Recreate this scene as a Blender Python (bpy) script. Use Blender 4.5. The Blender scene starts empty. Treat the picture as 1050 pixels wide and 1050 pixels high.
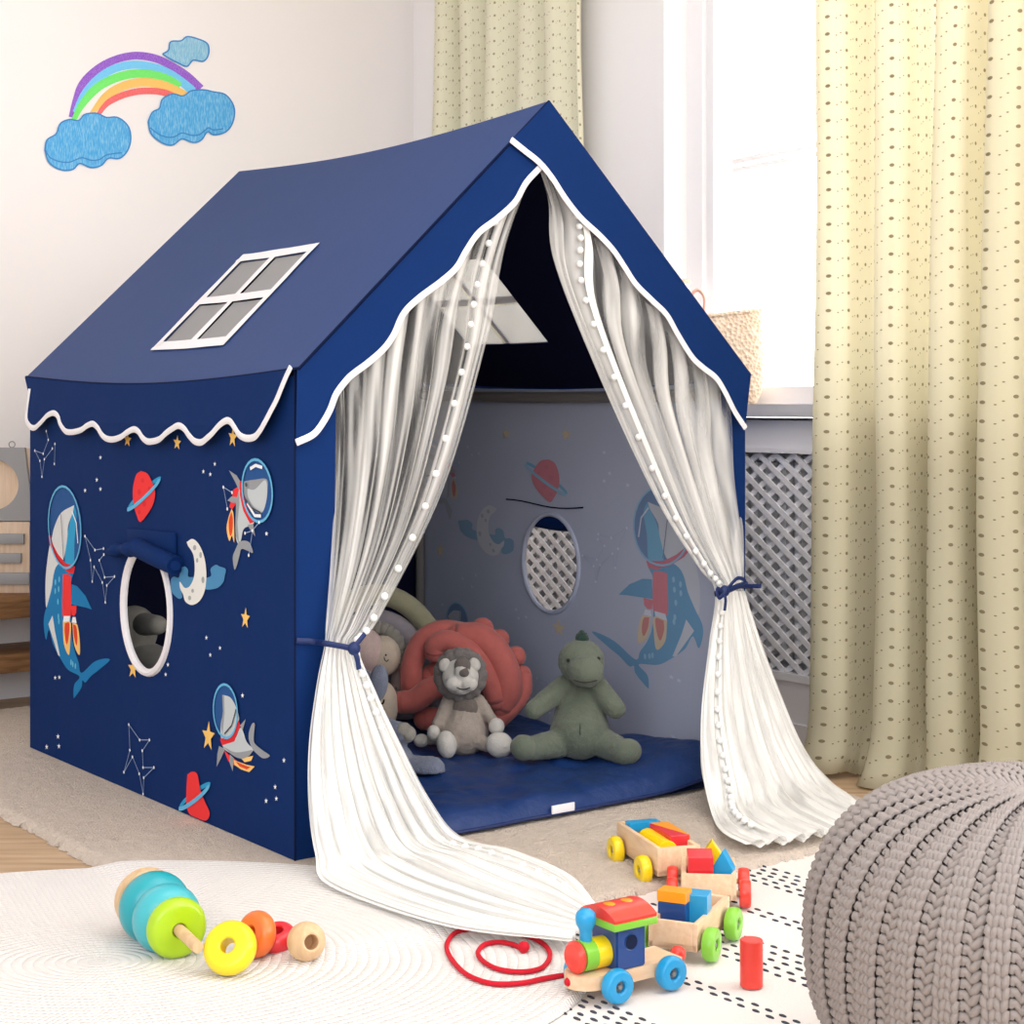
import bpy, bmesh, math, random
import numpy as np
from mathutils import Vector, Matrix, noise as mnoise
from mathutils.geometry import tessellate_polygon

random.seed(7)
scene = bpy.context.scene
COL = scene.collection
PI = math.pi

# ------------------------------------------------------------------ camera
FPX, HOR, CZ = 1757.0, 412.0, 0.806          # focal length in px, horizon row, eye height
cam_d = bpy.data.cameras.new('camera')
cam = bpy.data.objects.new('camera', cam_d)
COL.objects.link(cam)
cam.location = (0, 0, CZ)
cam.rotation_euler = (PI / 2, 0, 0)
cam_d.sensor_width = 36
cam_d.lens = FPX / 1050 * 36
cam_d.shift_y = -(525 - HOR) / 1050
cam_d.clip_start = 0.05
scene.camera = cam

# ------------------------------------------------------------------ world, lamps, exposure
WORLD_WINDOW, WORLD_ROOM = 6.0, 0.95
KEY_W, FILL_W, TOP_W = 26.0, 64.0, 25.0
scene.view_settings.view_transform = 'Standard'
scene.view_settings.look = 'None'
scene.view_settings.gamma = 1
scene.view_settings.use_curve_mapping = False
scene.view_settings.exposure = 0.0
try:
    scene.cycles.transparent_max_bounces = 24
except Exception:
    pass

world = bpy.data.worlds.new('sky')
scene.world = world
world.use_nodes = True
nt = world.node_tree
nt.nodes.clear()
wo = nt.nodes.new('ShaderNodeOutputWorld')
bg = nt.nodes.new('ShaderNodeBackground')
tc = nt.nodes.new('ShaderNodeTexCoord')
dp = nt.nodes.new('ShaderNodeVectorMath'); dp.operation = 'DOT_PRODUCT'
dp.inputs[1].default_value = (0.798, 0.6025, 0.0)
mr = nt.nodes.new('ShaderNodeMapRange')
mr.inputs['From Min'].default_value = 0.1
mr.inputs['From Max'].default_value = 0.7
mr.inputs['To Min'].default_value = WORLD_ROOM
mr.inputs['To Max'].default_value = WORLD_WINDOW
bg.inputs['Color'].default_value = (0.985, 0.99, 1.0, 1)
nt.links.new(tc.outputs['Generated'], dp.inputs[0])
nt.links.new(dp.outputs['Value'], mr.inputs['Value'])
nt.links.new(mr.outputs['Result'], bg.inputs['Strength'])
nt.links.new(bg.outputs[0], wo.inputs['Surface'])


def area(name, loc, target, size, watts, col=(1, 1, 1)):
    d = bpy.data.lights.new(name, 'AREA')
    d.energy = watts; d.size = size; d.color = col
    o = bpy.data.objects.new(name, d)
    COL.objects.link(o)
    o.location = loc
    o.rotation_euler = (Vector(target) - Vector(loc)).to_track_quat('-Z', 'Y').to_euler()
    return o


area('key_lamp', (2.1, 0.1, 2.5), (0.1, 2.8, 0.1), 1.2, KEY_W, (1, 0.99, 0.98))
area('fill_lamp', (-0.55, -1.0, 2.0), (0.25, 3.6, 0.8), 2.6, FILL_W, (0.97, 0.985, 1.0))
area('top_fill_light', (0.6, 2.2, 2.68), (0.6, 2.21, 0), 2.0, TOP_W, (0.98, 0.99, 1.0))  # unseen top light, added to brighten the tent roof from above

# ------------------------------------------------------------------ geometry helpers


def lin(c):
    r = []
    for x in c:
        x = x / 255.0
        r.append(x / 12.92 if x <= 0.04045 else ((x + 0.055) / 1.055) ** 2.4)
    return tuple(r) + (1.0,)


def mat(name, rgb, rough=0.6, spec=0.3, bump=0.0, bscale=200.0, var=0.0, vscale=6.0, coat=0.0, sheen=0.0, bdist=0.002):
    m = bpy.data.materials.new(name)
    m.use_nodes = True
    n = m.node_tree.nodes; l = m.node_tree.links
    b = n['Principled BSDF']
    b.inputs['Base Color'].default_value = lin(rgb)
    b.inputs['Roughness'].default_value = rough
    b.inputs['Specular IOR Level'].default_value = spec
    if coat: b.inputs['Coat Weight'].default_value = coat
    if sheen: b.inputs['Sheen Weight'].default_value = sheen
    t = n.new('ShaderNodeTexCoord')
    if bump:
        x = n.new('ShaderNodeTexNoise'); x.inputs['Scale'].default_value = bscale
        x.inputs['Detail'].default_value = 3
        l.new(t.outputs['Object'], x.inputs['Vector'])
        bp = n.new('ShaderNodeBump'); bp.inputs['Strength'].default_value = bump
        bp.inputs['Distance'].default_value = bdist
        l.new(x.outputs['Fac'], bp.inputs['Height']); l.new(bp.outputs[0], b.inputs['Normal'])
    if var:
        x = n.new('ShaderNodeTexNoise'); x.inputs['Scale'].default_value = vscale
        x.inputs['Detail'].default_value = 4
        l.new(t.outputs['Object'], x.inputs['Vector'])
        mx = n.new('ShaderNodeMix'); mx.data_type = 'RGBA'
        c = lin(rgb)
        mx.inputs['A'].default_value = tuple(min(1, k * (1 - var)) for k in c[:3]) + (1,)
        mx.inputs['B'].default_value = tuple(min(1, k * (1 + var)) for k in c[:3]) + (1,)
        l.new(x.outputs['Fac'], mx.inputs['Factor']); l.new(mx.outputs['Result'], b.inputs['Base Color'])
    return m


def wood(name, c1, c2, scale=(4, 40, 40), rough=0.5, rot=0.0):
    m = mat(name, c1, rough)
    n = m.node_tree.nodes; l = m.node_tree.links
    t = n.new('ShaderNodeTexCoord'); mp = n.new('ShaderNodeMapping')
    mp.inputs['Scale'].default_value = scale; mp.inputs['Rotation'].default_value = (0, 0, rot)
    x = n.new('ShaderNodeTexNoise'); x.inputs['Scale'].default_value = 3; x.inputs['Detail'].default_value = 6
    x.inputs['Distortion'].default_value = 0.6
    r = n.new('ShaderNodeValToRGB')
    r.color_ramp.elements[0].position = 0.3; r.color_ramp.elements[1].position = 0.7
    r.color_ramp.elements[0].color = lin(c2); r.color_ramp.elements[1].color = lin(c1)
    l.new(t.outputs['Object'], mp.inputs[0]); l.new(mp.outputs[0], x.inputs['Vector'])
    l.new(x.outputs['Fac'], r.inputs[0]); l.new(r.outputs[0], n['Principled BSDF'].inputs['Base Color'])
    return m


class MB:
    """collects shapes and links them as ONE mesh object"""
    def __init__(s):
        s.V = []; s.F = []; s.M = []; s.UV = {}

    def add(s, vs, fs, mi=0):
        o = len(s.V)
        s.V.extend([tuple(v) for v in vs])
        for f in fs:
            s.F.append(tuple(i + o for i in f)); s.M.append(mi)
        return o

    def bm(s, b, mi=0, mtx=None):
        b.verts.index_update()
        vs = [(mtx @ v.co if mtx else v.co) for v in b.verts]
        s.add(vs, [[v.index for v in f.verts] for f in b.faces], mi)
        b.free()

    def box(s, c, size, bev=0.0, mi=0, rot=None, seg=2):
        b = bmesh.new()
        bmesh.ops.create_cube(b, size=1)
        for v in b.verts:
            v.co = Vector((v.co.x * size[0], v.co.y * size[1], v.co.z * size[2]))
        if bev:
            bmesh.ops.bevel(b, geom=b.edges[:], offset=bev, segments=seg, affect='EDGES', profile=0.5)
        m = Matrix.Translation(c)
        if rot is not None: m = m @ rot
        s.bm(b, mi, m)

    def ell(s, c, r, mi=0, rot=None, n=20):
        b = bmesh.new()
        bmesh.ops.create_uvsphere(b, u_segments=n, v_segments=max(6, n * 2 // 3), radius=1)
        if not hasattr(r, '__len__'): r = (r, r, r)
        m = Matrix.Translation(c)
        if rot is not None: m = m @ rot
        s.bm(b, mi, m @ Matrix.Diagonal((r[0], r[1], r[2], 1)))

    def tube(s, pts, rad, n=10, mi=0, closed=False, caps=True, flat=1.0, up=None):
        pts = [Vector(p) for p in pts]
        N = len(pts)
        if not hasattr(rad, '__len__'): rad = [rad] * N
        tang = []
        for i in range(N):
            a = pts[(i - 1) % N] if (closed or i > 0) else pts[i]
            b = pts[(i + 1) % N] if (closed or i < N - 1) else pts[i]
            t = (b - a)
            tang.append(t.normalized() if t.length > 1e-9 else Vector((0, 0, 1)))
        up = Vector(up) if up else (Vector((0, 0, 1)) if abs(tang[0].z) < 0.9 else Vector((1, 0, 0)))
        nrm = (up - tang[0] * up.dot(tang[0])).normalized()
        vs = []; fs = []
        for i in range(N):
            nrm = (nrm - tang[i] * nrm.dot(tang[i]))
            nrm = nrm.normalized() if nrm.length > 1e-6 else tang[i].orthogonal().normalized()
            bn = tang[i].cross(nrm)
            for k in range(n):
                a = 2 * PI * k / n
                vs.append(pts[i] + (nrm * math.cos(a) * flat + bn * math.sin(a)) * rad[i])
        R = N if closed else N - 1
        for i in range(R):
            for k in range(n):
                a = i * n + k; b = i * n + (k + 1) % n
                c = ((i + 1) % N) * n + (k + 1) % n; d = ((i + 1) % N) * n + k
                fs.append((a, d, c, b))
        if caps and not closed:
            fs.append(tuple(range(n))); fs.append(tuple(range((N - 1) * n + n - 1, (N - 1) * n - 1, -1)))
        s.add(vs, fs, mi)

    def capsule(s, a, b, ra, rb, mi=0, n=16, k=6):
        a = Vector(a); b = Vector(b); d = (b - a).normalized()
        pts = []; rr = []
        for i in range(k + 1):
            q = PI / 2 * i / k
            pts.append(a - d * ra * math.cos(q)); rr.append(max(ra * math.sin(q), 1e-4))
        for i in range(k + 1):
            q = PI / 2 * i / k
            pts.append(b + d * rb * math.sin(q)); rr.append(max(rb * math.cos(q), 1e-4))
        s.tube(pts, rr, n, mi)

    def lathe(s, prof, n=32, mi=0, mtx=None, closed=False):
        vs = []; fs = []
        N = len(prof)
        for (r, z) in prof:
            for k in range(n):
                a = 2 * PI * k / n
                v = Vector((r * math.cos(a), r * math.sin(a), z))
                vs.append(mtx @ v if mtx else v)
        for i in range(N if closed else N - 1):
            j = (i + 1) % N
            for k in range(n):
                fs.append((i * n + k, i * n + (k + 1) % n, j * n + (k + 1) % n, j * n + k))
        s.add(vs, fs, mi)

    def sheet(s, nu, nv, fn, mi=0, uv=None, skip=None):
        o = len(s.V)
        vs = []
        for j in range(nv + 1):
            for i in range(nu + 1):
                vs.append(fn(i / nu, j / nv))
                if uv: s.UV[o + j * (nu + 1) + i] = uv(i / nu, j / nv)
        fs = []
        for j in range(nv):
            for i in range(nu):
                if skip and skip((i + .5) / nu, (j + .5) / nv): continue
                a = j * (nu + 1) + i
                fs.append((a, a + 1, a + nu + 2, a + nu + 1))
        s.add(vs, fs, mi)

    def prism(s, poly, fn, d0, d1, mi=0):
        """poly of 2D points, fn(p, d) -> 3D"""
        n = len(poly)
        tri = tessellate_polygon([[Vector((p[0], p[1], 0)) for p in poly]])
        vs = [fn(p, d0) for p in poly] + [fn(p, d1) for p in poly]
        fs = [tuple(t) for t in tri] + [tuple(i + n for i in t[::-1]) for t in tri]
        fs += [(i, (i + 1) % n, (i + 1) % n + n, i + n) for i in range(n)]
        s.add(vs, fs, mi)

    def flat(s, poly, fn, mi=0):
        tri = tessellate_polygon([[Vector((p[0], p[1], 0)) for p in poly]])
        s.add([fn(p) for p in poly], [tuple(t) for t in tri], mi)

    def build(s, name, mats, parent=None, world=False, smooth=True, angle=38, loc=None):
        me = bpy.data.meshes.new(name)
        V = s.V
        if world and parent is not None:
            inv = WM(parent).inverted()
            V = [inv @ Vector(v) for v in V]
        me.from_pydata([tuple(v) for v in V], [], s.F)
        if not isinstance(mats, (list, tuple)): mats = [mats]
        for m in mats: me.materials.append(m)
        me.polygons.foreach_set('material_index', s.M)
        if s.UV:
            uvl = me.uv_layers.new(name='UVMap')
            buf = np.zeros((len(me.loops), 2), dtype=np.float32)
            vi = np.zeros(len(me.loops), dtype=np.int32)
            me.loops.foreach_get('vertex_index', vi)
            for k, v in enumerate(vi):
                q = s.UV.get(int(v))
                if q: buf[k] = q
            uvl.data.foreach_set('uv', buf.ravel())
        b = bmesh.new(); b.from_mesh(me)
        bmesh.ops.recalc_face_normals(b, faces=b.faces[:])
        b.to_mesh(me); b.free()
        if smooth:
            me.polygons.foreach_set('use_smooth', [True] * len(me.polygons))
            try: me.set_sharp_from_angle(angle=math.radians(angle))
            except Exception: pass
        me.update()
        o = bpy.data.objects.new(name, me)
        COL.objects.link(o)
        if parent is not None: o.parent = parent
        if loc: o.location = loc
        return o


def WM(o):
    m = Matrix.LocRotScale(o.location, o.rotation_euler, None)
    return WM(o.parent) @ m if o.parent else m


def tag(o, label=None, cat=None, group=None, kind=None):
    if label: o['label'] = label
    if cat: o['category'] = cat
    if group: o['group'] = group
    if kind: o['kind'] = kind
    return o


def thing(name, label, cat, loc=(0, 0, 0), rotz=0.0, group=None):
    o = bpy.data.objects.new(name, None)
    COL.objects.link(o)
    o.empty_display_size = 0.05
    o.location = loc; o.rotation_euler = (0, 0, rotz)
    return tag(o, label, cat, group)


def struct(o):
    o['kind'] = 'structure'
    return o


def fluffy(o, voxel=0.005, sm=6, sub=0):
    r = o.modifiers.new('remesh', 'REMESH'); r.mode = 'VOXEL'; r.voxel_size = voxel; r.use_smooth_shade = True
    k = o.modifiers.new('smooth', 'SMOOTH'); k.iterations = sm; k.factor = 0.5
    return o


# ------------------------------------------------------------------ where pixels stand in the place
def ray(px, py):
    return Vector(((px - 525) / FPX, 1.0, -(py - HOR) / FPX))


CAM = Vector((0, 0, CZ))


def at(px, py, Y): return CAM + ray(px, py) * Y


def on_floor(px, py, z=0.0):
    r = ray(px, py)
    return CAM + r * ((z - CZ) / r.z)


def on_plane(px, py, p0, n):
    r = ray(px, py); n = Vector(n)
    return CAM + r * ((Vector(p0) - CAM).dot(n) / r.dot(n))


def crom(pts, n):
    """Catmull-Rom through pts, n samples"""
    P = [Vector(p) for p in pts]
    P = [P[0] * 2 - P[1]] + P + [P[-1] * 2 - P[-2]]
    out = []
    segs = len(P) - 3
    for k in range(n):
        t = k / (n - 1) * segs
        i = min(int(t), segs - 1); t -= i
        a, b, c, d = P[i:i + 4]
        out.append(0.5 * ((2 * b) + (c - a) * t + (2 * a - 5 * b + 4 * c - d) * t * t + (3 * b - a - 3 * c + d) * t ** 3))
    return out


def N3(x, y, z=0.0): return mnoise.noise(Vector((x, y, z)))


# tent axes: origin at the front left corner, u to the right along the front, v backwards along the side
ZT = 0.016
W, D, HE, HR = 1.081, 1.211, 0.847, 1.362
TA = math.atan2(0.601, 0.799)
TO = Vector((-0.374, 2.95, ZT))
UX = Vector((math.cos(TA), math.sin(TA), 0)); VX = Vector((-math.sin(TA), math.cos(TA), 0))


def T2W(u, v, z): return TO + UX * u + VX * v + Vector((0, 0, z))


def W2T(p):
    d = p - TO
    return Vector((d.dot(UX), d.dot(VX), d.z))


def Lpx(px, py, u=0.0): return W2T(on_plane(px, py, T2W(u, 0, 0), UX))     # on a plane parallel to the side walls
def Fpx(px, py, v=0.0): return W2T(on_plane(px, py, T2W(0, v, 0), VX))     # on a plane parallel to the front


# room walls run along the same two directions
WP = Vector((0.786, 4.002, 0))          # a point of the window wall
WD = -VX                                # along the window wall towards the viewer's right
WN = -UX                                # from the window wall into the room


def wall_t(px, off=0.0):
    """distance along the window wall (from WP, towards the far corner) seen at column px, off metres into the room"""
    p = on_plane(px, HOR, WP + WN * off, WN)
    return (p - WP).dot(VX)


def WW(t, off, z): return WP + VX * t + WN * off + Vector((0, 0, z))


CORNER = WP + VX * wall_t(424)


def LW(s, off, z): return CORNER - UX * s - VX * off + Vector((0, 0, z))    # left wall, s from the corner


def LWpx(px, py, off=0.0):
    p = on_plane(px, py, CORNER - VX * off, VX)
    return (-(p - CORNER).dot(UX), p.z)


RUG_U0, RUG_U1, RUG_V0, RUG_V1 = -0.27, 1.16, -0.48, 1.75


def ground(x, y):
    q = W2T(Vector((x, y, 0)))
    return ZT if (RUG_U0 < q.x < RUG_U1 and RUG_V0 < q.y < RUG_V1) else 0.005


# ------------------------------------------------------------------ materials
M = {}
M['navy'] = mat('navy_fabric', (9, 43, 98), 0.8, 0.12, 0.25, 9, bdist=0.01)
M['navy_toplit'] = mat('navy_fabric_toplit', (30, 60, 116), 0.62, 0.35, 0.12, 6, bdist=0.01)  # tent navy made lighter for the roof, top light put into the colour
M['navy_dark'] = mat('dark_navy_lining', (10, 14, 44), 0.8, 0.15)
M['lining'] = mat('grey_lining', (182, 189, 212), 0.85, 0.1, 0.25, 7, bdist=0.012)  # pale reverse, lightened further to stand for daylight through the cloth
M['white_trim'] = mat('white_piping', (238, 236, 240), 0.7, 0.2, 0.2, 400)
M['navy_mat'] = mat('navy_quilt', (17, 50, 106), 0.5, 0.45, 0.4, 26, bdist=0.012)
M['ribbon'] = mat('navy_ribbon', (20, 40, 92), 0.5, 0.4)
M['pom'] = mat('white_pompom', (242, 242, 240), 0.9, 0.1, 0.5, 500)
M['steel'] = mat('grey_pole', (120, 116, 114), 0.5, 0.4)
M['wall'] = mat('white_wall', (248, 243, 241), 0.85, 0.15, 0.03, 60)
M['wallw'] = mat('white_window_wall', (252, 249, 249), 0.85, 0.15, 0.03, 60)
M['white'] = mat('white_paint', (244, 243, 246), 0.45, 0.4)
M['seam'] = mat('dark_seam', (14, 24, 58), 0.8, 0.1)

# ================================================================== THE SETTING
# floor: pale planks
M['floor'] = wood('pale_floorboards', (206, 178, 146), (172, 140, 106), (1.2, 14, 1), 0.5, TA)
mb = MB(); mb.box((0, 3.2, -0.05), (7, 9, 0.1), 0, rot=Matrix.Rotation(TA, 4, 'Z'))
struct(mb.build('floor', M['floor'], smooth=False))

WH = 2.75
M['ceil'] = mat('white_ceiling', (246, 244, 242), 0.9, 0.1)
mb = MB(); mb.box((0, 2.6, WH + .03), (7, 7.0, 0.06), 0, rot=Matrix.Rotation(TA, 4, 'Z'))
struct(mb.build('ceiling', M['ceil'], smooth=False))
SILL = 0.80
T_WIN = wall_t(681)          # far side of the window recess
# left wall (behind the tent)
mb = MB()
c = [LW(-0.25, 0, 0), LW(3.2, 0, 0), LW(3.2, -0.1, 0), LW(-0.25, -0.1, 0)]
vs = c + [p + Vector((0, 0, WH)) for p in c]
BOXF = [(0, 1, 2, 3), (4, 5, 6, 7), (0, 1, 5, 4), (1, 2, 6, 5), (2, 3, 7, 6), (3, 0, 4, 7)]
mb.add(vs, BOXF)
struct(mb.build('wall_left', M['wall'], smooth=False))


def wbox(mb, t0, t1, o0, o1, z0, z1, mi=0):
    c = [WW(t0, o0, z0), WW(t1, o0, z0), WW(t1, o1, z0), WW(t0, o1, z0)]
    mb.add(c + [p + Vector((0, 0, z1 - z0)) for p in c], BOXF, mi)


T_END = -1.75
T_COR = (CORNER - WP).dot(VX)
T_WR = -0.95                  # near side of the window
DEEP = -0.20
mb = MB()
wbox(mb, T_WIN, T_COR, DEEP, 0, 0, WH)
wbox(mb, T_END, T_WR, DEEP, 0, 0, WH)
wbox(mb, T_WR, T_WIN, DEEP, 0, 0, SILL - 0.035)
wbox(mb, T_WR, T_WIN, DEEP, 0, 2.45, WH)
struct(mb.build('wall_right', M['wallw'], smooth=False))

# window in its recess
M['glass'] = bpy.data.materials.new('window_glass'); M['glass'].use_nodes = True
n = M['glass'].node_tree.nodes; l = M['glass'].node_tree.links; n.clear()
o_ = n.new('ShaderNodeOutputMaterial'); mx = n.new('ShaderNodeMixShader'); tr = n.new('ShaderNodeBsdfTransparent')
gl = n.new('ShaderNodeBsdfGlossy'); gl.inputs['Roughness'].default_value = 0.02
mx.inputs[0].default_value = 0.04
l.new(tr.outputs[0], mx.inputs[1]); l.new(gl.outputs[0], mx.inputs[2]); l.new(mx.outputs[0], o_.inputs[0])
win = thing('window_1', 'white framed window above the sill', 'window', WW(0, 0, SILL)); del win['category']; del win['label']; struct(win)
WO = -0.11
mb = MB()
FW = 0.06
wbox(mb, T_WIN - FW, T_WIN, WO - .03, WO + .03, SILL, 2.45)
wbox(mb, T_WR, T_WR + FW, WO - .03, WO + .03, SILL, 2.45)
wbox(mb, T_WR + FW, T_WIN - FW, WO - .03, WO + .03, SILL, SILL + .045)
wbox(mb, T_WR + FW, T_WIN - FW, WO - .03, WO + .03, 2.39, 2.45)
wbox(mb, T_WIN - FW - .028, T_WIN - FW, WO - .02, WO + .015, SILL + .045, 2.39)
mb.build('window_frame', M['white'], win, world=True, smooth=False)
mb = MB(); wbox(mb, T_WR + FW, T_WIN - FW - .028, WO - .006, WO, SILL + .045, 2.39)
mb.build('window_pane', M['glass'], win, world=True, smooth=False)
mb = MB(); wbox(mb, T_WR, T_WIN, DEEP, 0.13, SILL - .03, SILL); wbox(mb, T_END, T_COR - .05, 0.0, 0.13, SILL - .03, SILL)
mb.build('window_sill', M['white'], win, world=True, smooth=False)
# a pale ledge on the house across the street
M['ledge'] = mat('pale_stone', (205, 204, 208), 0.8, 0.2)
mb = MB()
a = at(752, 166, 7.0); b = at(836, 148, 6.2)
mb.tube([a, b], 0.012, 6); mb.tube([a + Vector((0, 0, -.035)), b + Vector((0, 0, -.035))], 0.010, 6)
struct(mb.build('trim_1', M['ledge']))

# radiator cover: frame with a white diagonal lattice
M['hole'] = mat('white_radiator', (236, 236, 238), 0.7, 0.3)
rc = thing('radiator_cover', 'white radiator cover with a diagonal lattice front below the window sill', 'radiator cover', WW(0, 0.05, 0.0))
CO0, CO1 = 0.0, 0.10
LZ0, LZ1 = 0.17, 0.685
mb = MB()
tA, tB = -1.3, T_COR - .12
wbox(mb, tA, tB, CO1 - .02, CO1, LZ1, 0.762)
wbox(mb, tA, tB, CO1 - .02, CO1, 0.0, LZ0)
wbox(mb, tA, tB, CO1 - .012, CO1 + .008, 0.0, 0.055)
wbox(mb, tA, tB, CO1 - .012, CO1 + .006, LZ0 - .018, LZ0)
wbox(mb, tA, tB, CO1 - .012, CO1 + .006, LZ1, LZ1 + .012)
wbox(mb, tA, tA + .07, CO1 - .02, CO1, LZ0, LZ1)
wbox(mb, tB - .07, tB, CO1 - .02, CO1, LZ0, LZ1)
mb.build('frame', M['white'], rc, world=True, smooth=False)
mb = MB()
PH, PV = 0.058, 0.041           # lattice period along the wall and up
slope = PV / PH
for layer in (0, 1):
    off = CO1 - .010 - .005 * layer
    sgn = 1 if layer == 0 else -1
    k0 = int((tA - 1.0) / PH); k1 = int((tB + 1.0) / PH)
    for k in range(k0, k1 + 1):
        # line t = k*PH + sgn*(z-LZ0)/slope
        za, zb = LZ0, LZ1
        ta = k * PH; tb = k * PH + sgn * (LZ1 - LZ0) / slope
        lo, hi = tA + .07, tB - .07
        pts = []
        def cl(t, z): return (t, z)
        f0, f1 = 0.0, 1.0
        for (bnd, s_) in ((lo, 1), (hi, -1)):
            da = s_ * (ta - bnd); db = s_ * (tb - bnd)
            if da < 0 and db < 0: f0, f1 = 1, 0; break
            if da < 0: f0 = max(f0, da / (da - db))
            if db < 0: f1 = min(f1, da / (da - db))
        if f1 - f0 < 0.01: continue
        p0 = (ta + (tb - ta) * f0, za + (zb - za) * f0); p1 = (ta + (tb - ta) * f1, za + (zb - za) * f1)
        d_ = Vector((p1[0] - p0[0], p1[1] - p0[1])).normalized(); q = Vector((-d_.y, d_.x)) * 0.0066
        vs = []
        for o2 in (off, off + .005):
            for (pp, qq) in ((p0, 1), (p0, -1), (p1, -1), (p1, 1)):
                vs.append(WW(pp[0] + q.x * qq, o2, pp[1] + q.y * qq))
        mb.add(vs, BOXF)
mb.build('lattice', M['white'], rc, world=True, smooth=False)
mb = MB()
for k in range(60):
    t = tA + .1 + k * (tB - tA - .2) / 59
    wbox(mb, t, t + .020, .045, .068, .2, .66)
mb.build('radiator', M['hole'], rc, world=True, smooth=False)

# baseboard
mb = MB()
c = [LW(0.0, 0, 0), LW(3.2, 0, 0), LW(3.2, .016, 0), LW(0.0, .016, 0)]
mb.add(c + [p + Vector((0, 0, .09)) for p in c], BOXF)
struct(mb.build('baseboard_left', M['white'], smooth=False))


# ------------------------------------------------------------------ rainbow on the left wall
def crayon(name, c, c2, dens=0.5, sc=(260, 90, 1)):
    m = mat(name, c, 0.9, 0.05)
    n = m.node_tree.nodes; l = m.node_tree.links
    t = n.new('ShaderNodeTexCoord'); mp = n.new('ShaderNodeMapping')
    mp.inputs['Rotation'].default_value = (0, 0.5, 0)
    mp.inputs['Scale'].default_value = sc
    x = n.new('ShaderNodeTexNoise'); x.inputs['Scale'].default_value = 1; x.inputs['Detail'].default_value = 4
    r = n.new('ShaderNodeValToRGB')
    r.color_ramp.elements[0].position = dens - .12; r.color_ramp.elements[1].position = dens + .16
    r.color_ramp.elements[0].color = lin(c); r.color_ramp.elements[1].color = lin(c2)
    l.new(t.outputs['Object'], mp.inputs[0]); l.new(mp.outputs[0], x.inputs['Vector'])
    l.new(x.outputs['Fac'], r.inputs[0]); l.new(r.outputs[0], n['Principled BSDF'].inputs['Base Color'])
    return m


def strip2d(pts, w, n=40, taper=None):
    """2D polyline -> list of quads' polygon as (left side + reversed right side)"""
    P = crom([(p[0], p[1], 0) for p in pts], n)
    L = []; R = []
    for i, p in enumerate(P):
        a = P[max(i - 1, 0)]; b = P[min(i + 1, n - 1)]
        d = (b - a).normalized(); q = Vector((-d.y, d.x, 0))
        ww = w * (taper(i / (n - 1)) if taper else 1)
        L.append(p + q * ww / 2); R.append(p - q * ww / 2)
    return L, R


dec = thing('rainbow_wall_decal', 'crayon style rainbow with three blue clouds on the white wall', 'wall decal',
            LW(LWpx(140, 110)[0], 0.001, LWpx(140, 110)[1]))


def dpt(p, off):
    s, z = LWpx(30 + p[0] / 4.773, 20 + p[1] / 4.773, 0)
    return LW(s, off, z)


bands = [
    ('purple_arc', (126, 52, 200), (200, 160, 230), [(203, 478), (225, 400), (258, 318), (330, 245), (420, 197), (520, 177), (620, 192), (700, 230), (770, 275), (838, 338)], 38),
    ('blue_arc', (112, 200, 250), (150, 220, 250), [(222, 455), (262, 372), (322, 303), (400, 248), (500, 222), (600, 232), (680, 262), (745, 305), (800, 350)], 40),
    ('green_arc', (112, 236, 108), (150, 245, 140), [(215, 495), (258, 415), (330, 335), (420, 287), (510, 266), (600, 270), (680, 295), (735, 330)], 42),
    ('orange_arc', (250, 196, 100), (253, 214, 140), [(305, 462), (370, 380), (450, 330), (540, 308), (630, 315), (700, 340), (765, 375)], 42),
    ('red_arc', (244, 96, 98), (250, 150, 150), [(328, 480), (375, 415), (440, 377), (520, 354), (600, 350), (660, 358), (705, 376)], 32)]
for i, (nm, c1, c2, pts, w) in enumerate(bands):
    L, R = strip2d(pts, w, 40, (lambda t: 0.55 + 0.45 * min(1, t * 4)))
    mb = MB(); o0, o1 = .0006, .0016 + .0001 * i
    for q in range(len(L) - 1):
        mb.prism([L[q], R[q], R[q + 1], L[q + 1]], lambda p, d: dpt(p, d), o0, o1)
    tag(mb.build('rainbow_band', crayon(nm, c1, c2, 0.52, (900, 900, 900)), dec, world=True, smooth=False), nm.split('_')[0] + ' rainbow band')


def blob(out, n=80): return [(p.x, p.y) for p in crom([(a, b, 0) for a, b in out] + [(out[0][0], out[0][1], 0)], n)][:-1]


cl1 = [(75, 640), (85, 590), (130, 560), (150, 510), (195, 490), (240, 495), (270, 465), (330, 460), (375, 480), (430, 480), (480, 520), (495, 580), (480, 640), (440, 680), (385, 680), (350, 715), (300, 725), (245, 705), (210, 735), (150, 735), (95, 700)]
cl2 = [(580, 500), (600, 455), (635, 435), (650, 390), (700, 365), (750, 375), (790, 350), (850, 345), (900, 355), (960, 370), (1000, 430), (995, 500), (960, 550), (900, 565), (870, 550), (840, 590), (800, 603), (745, 585), (700, 615), (650, 605), (595, 560)]
cl3 = [(650, 170), (680, 150), (690, 110), (740, 105), (770, 85), (820, 95), (870, 120), (875, 170), (850, 205), (800, 200), (770, 230), (730, 215), (690, 195)]
cA = crayon('sky_blue_crayon', (84, 172, 230), (150, 208, 240), 0.55, (320, 320, 60))
cB = crayon('pale_blue_crayon', (128, 190, 222), (176, 214, 232), 0.5, (320, 320, 60))
cL = mat('blue_crayon_line', (72, 140, 205), 0.9, 0.05)
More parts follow.
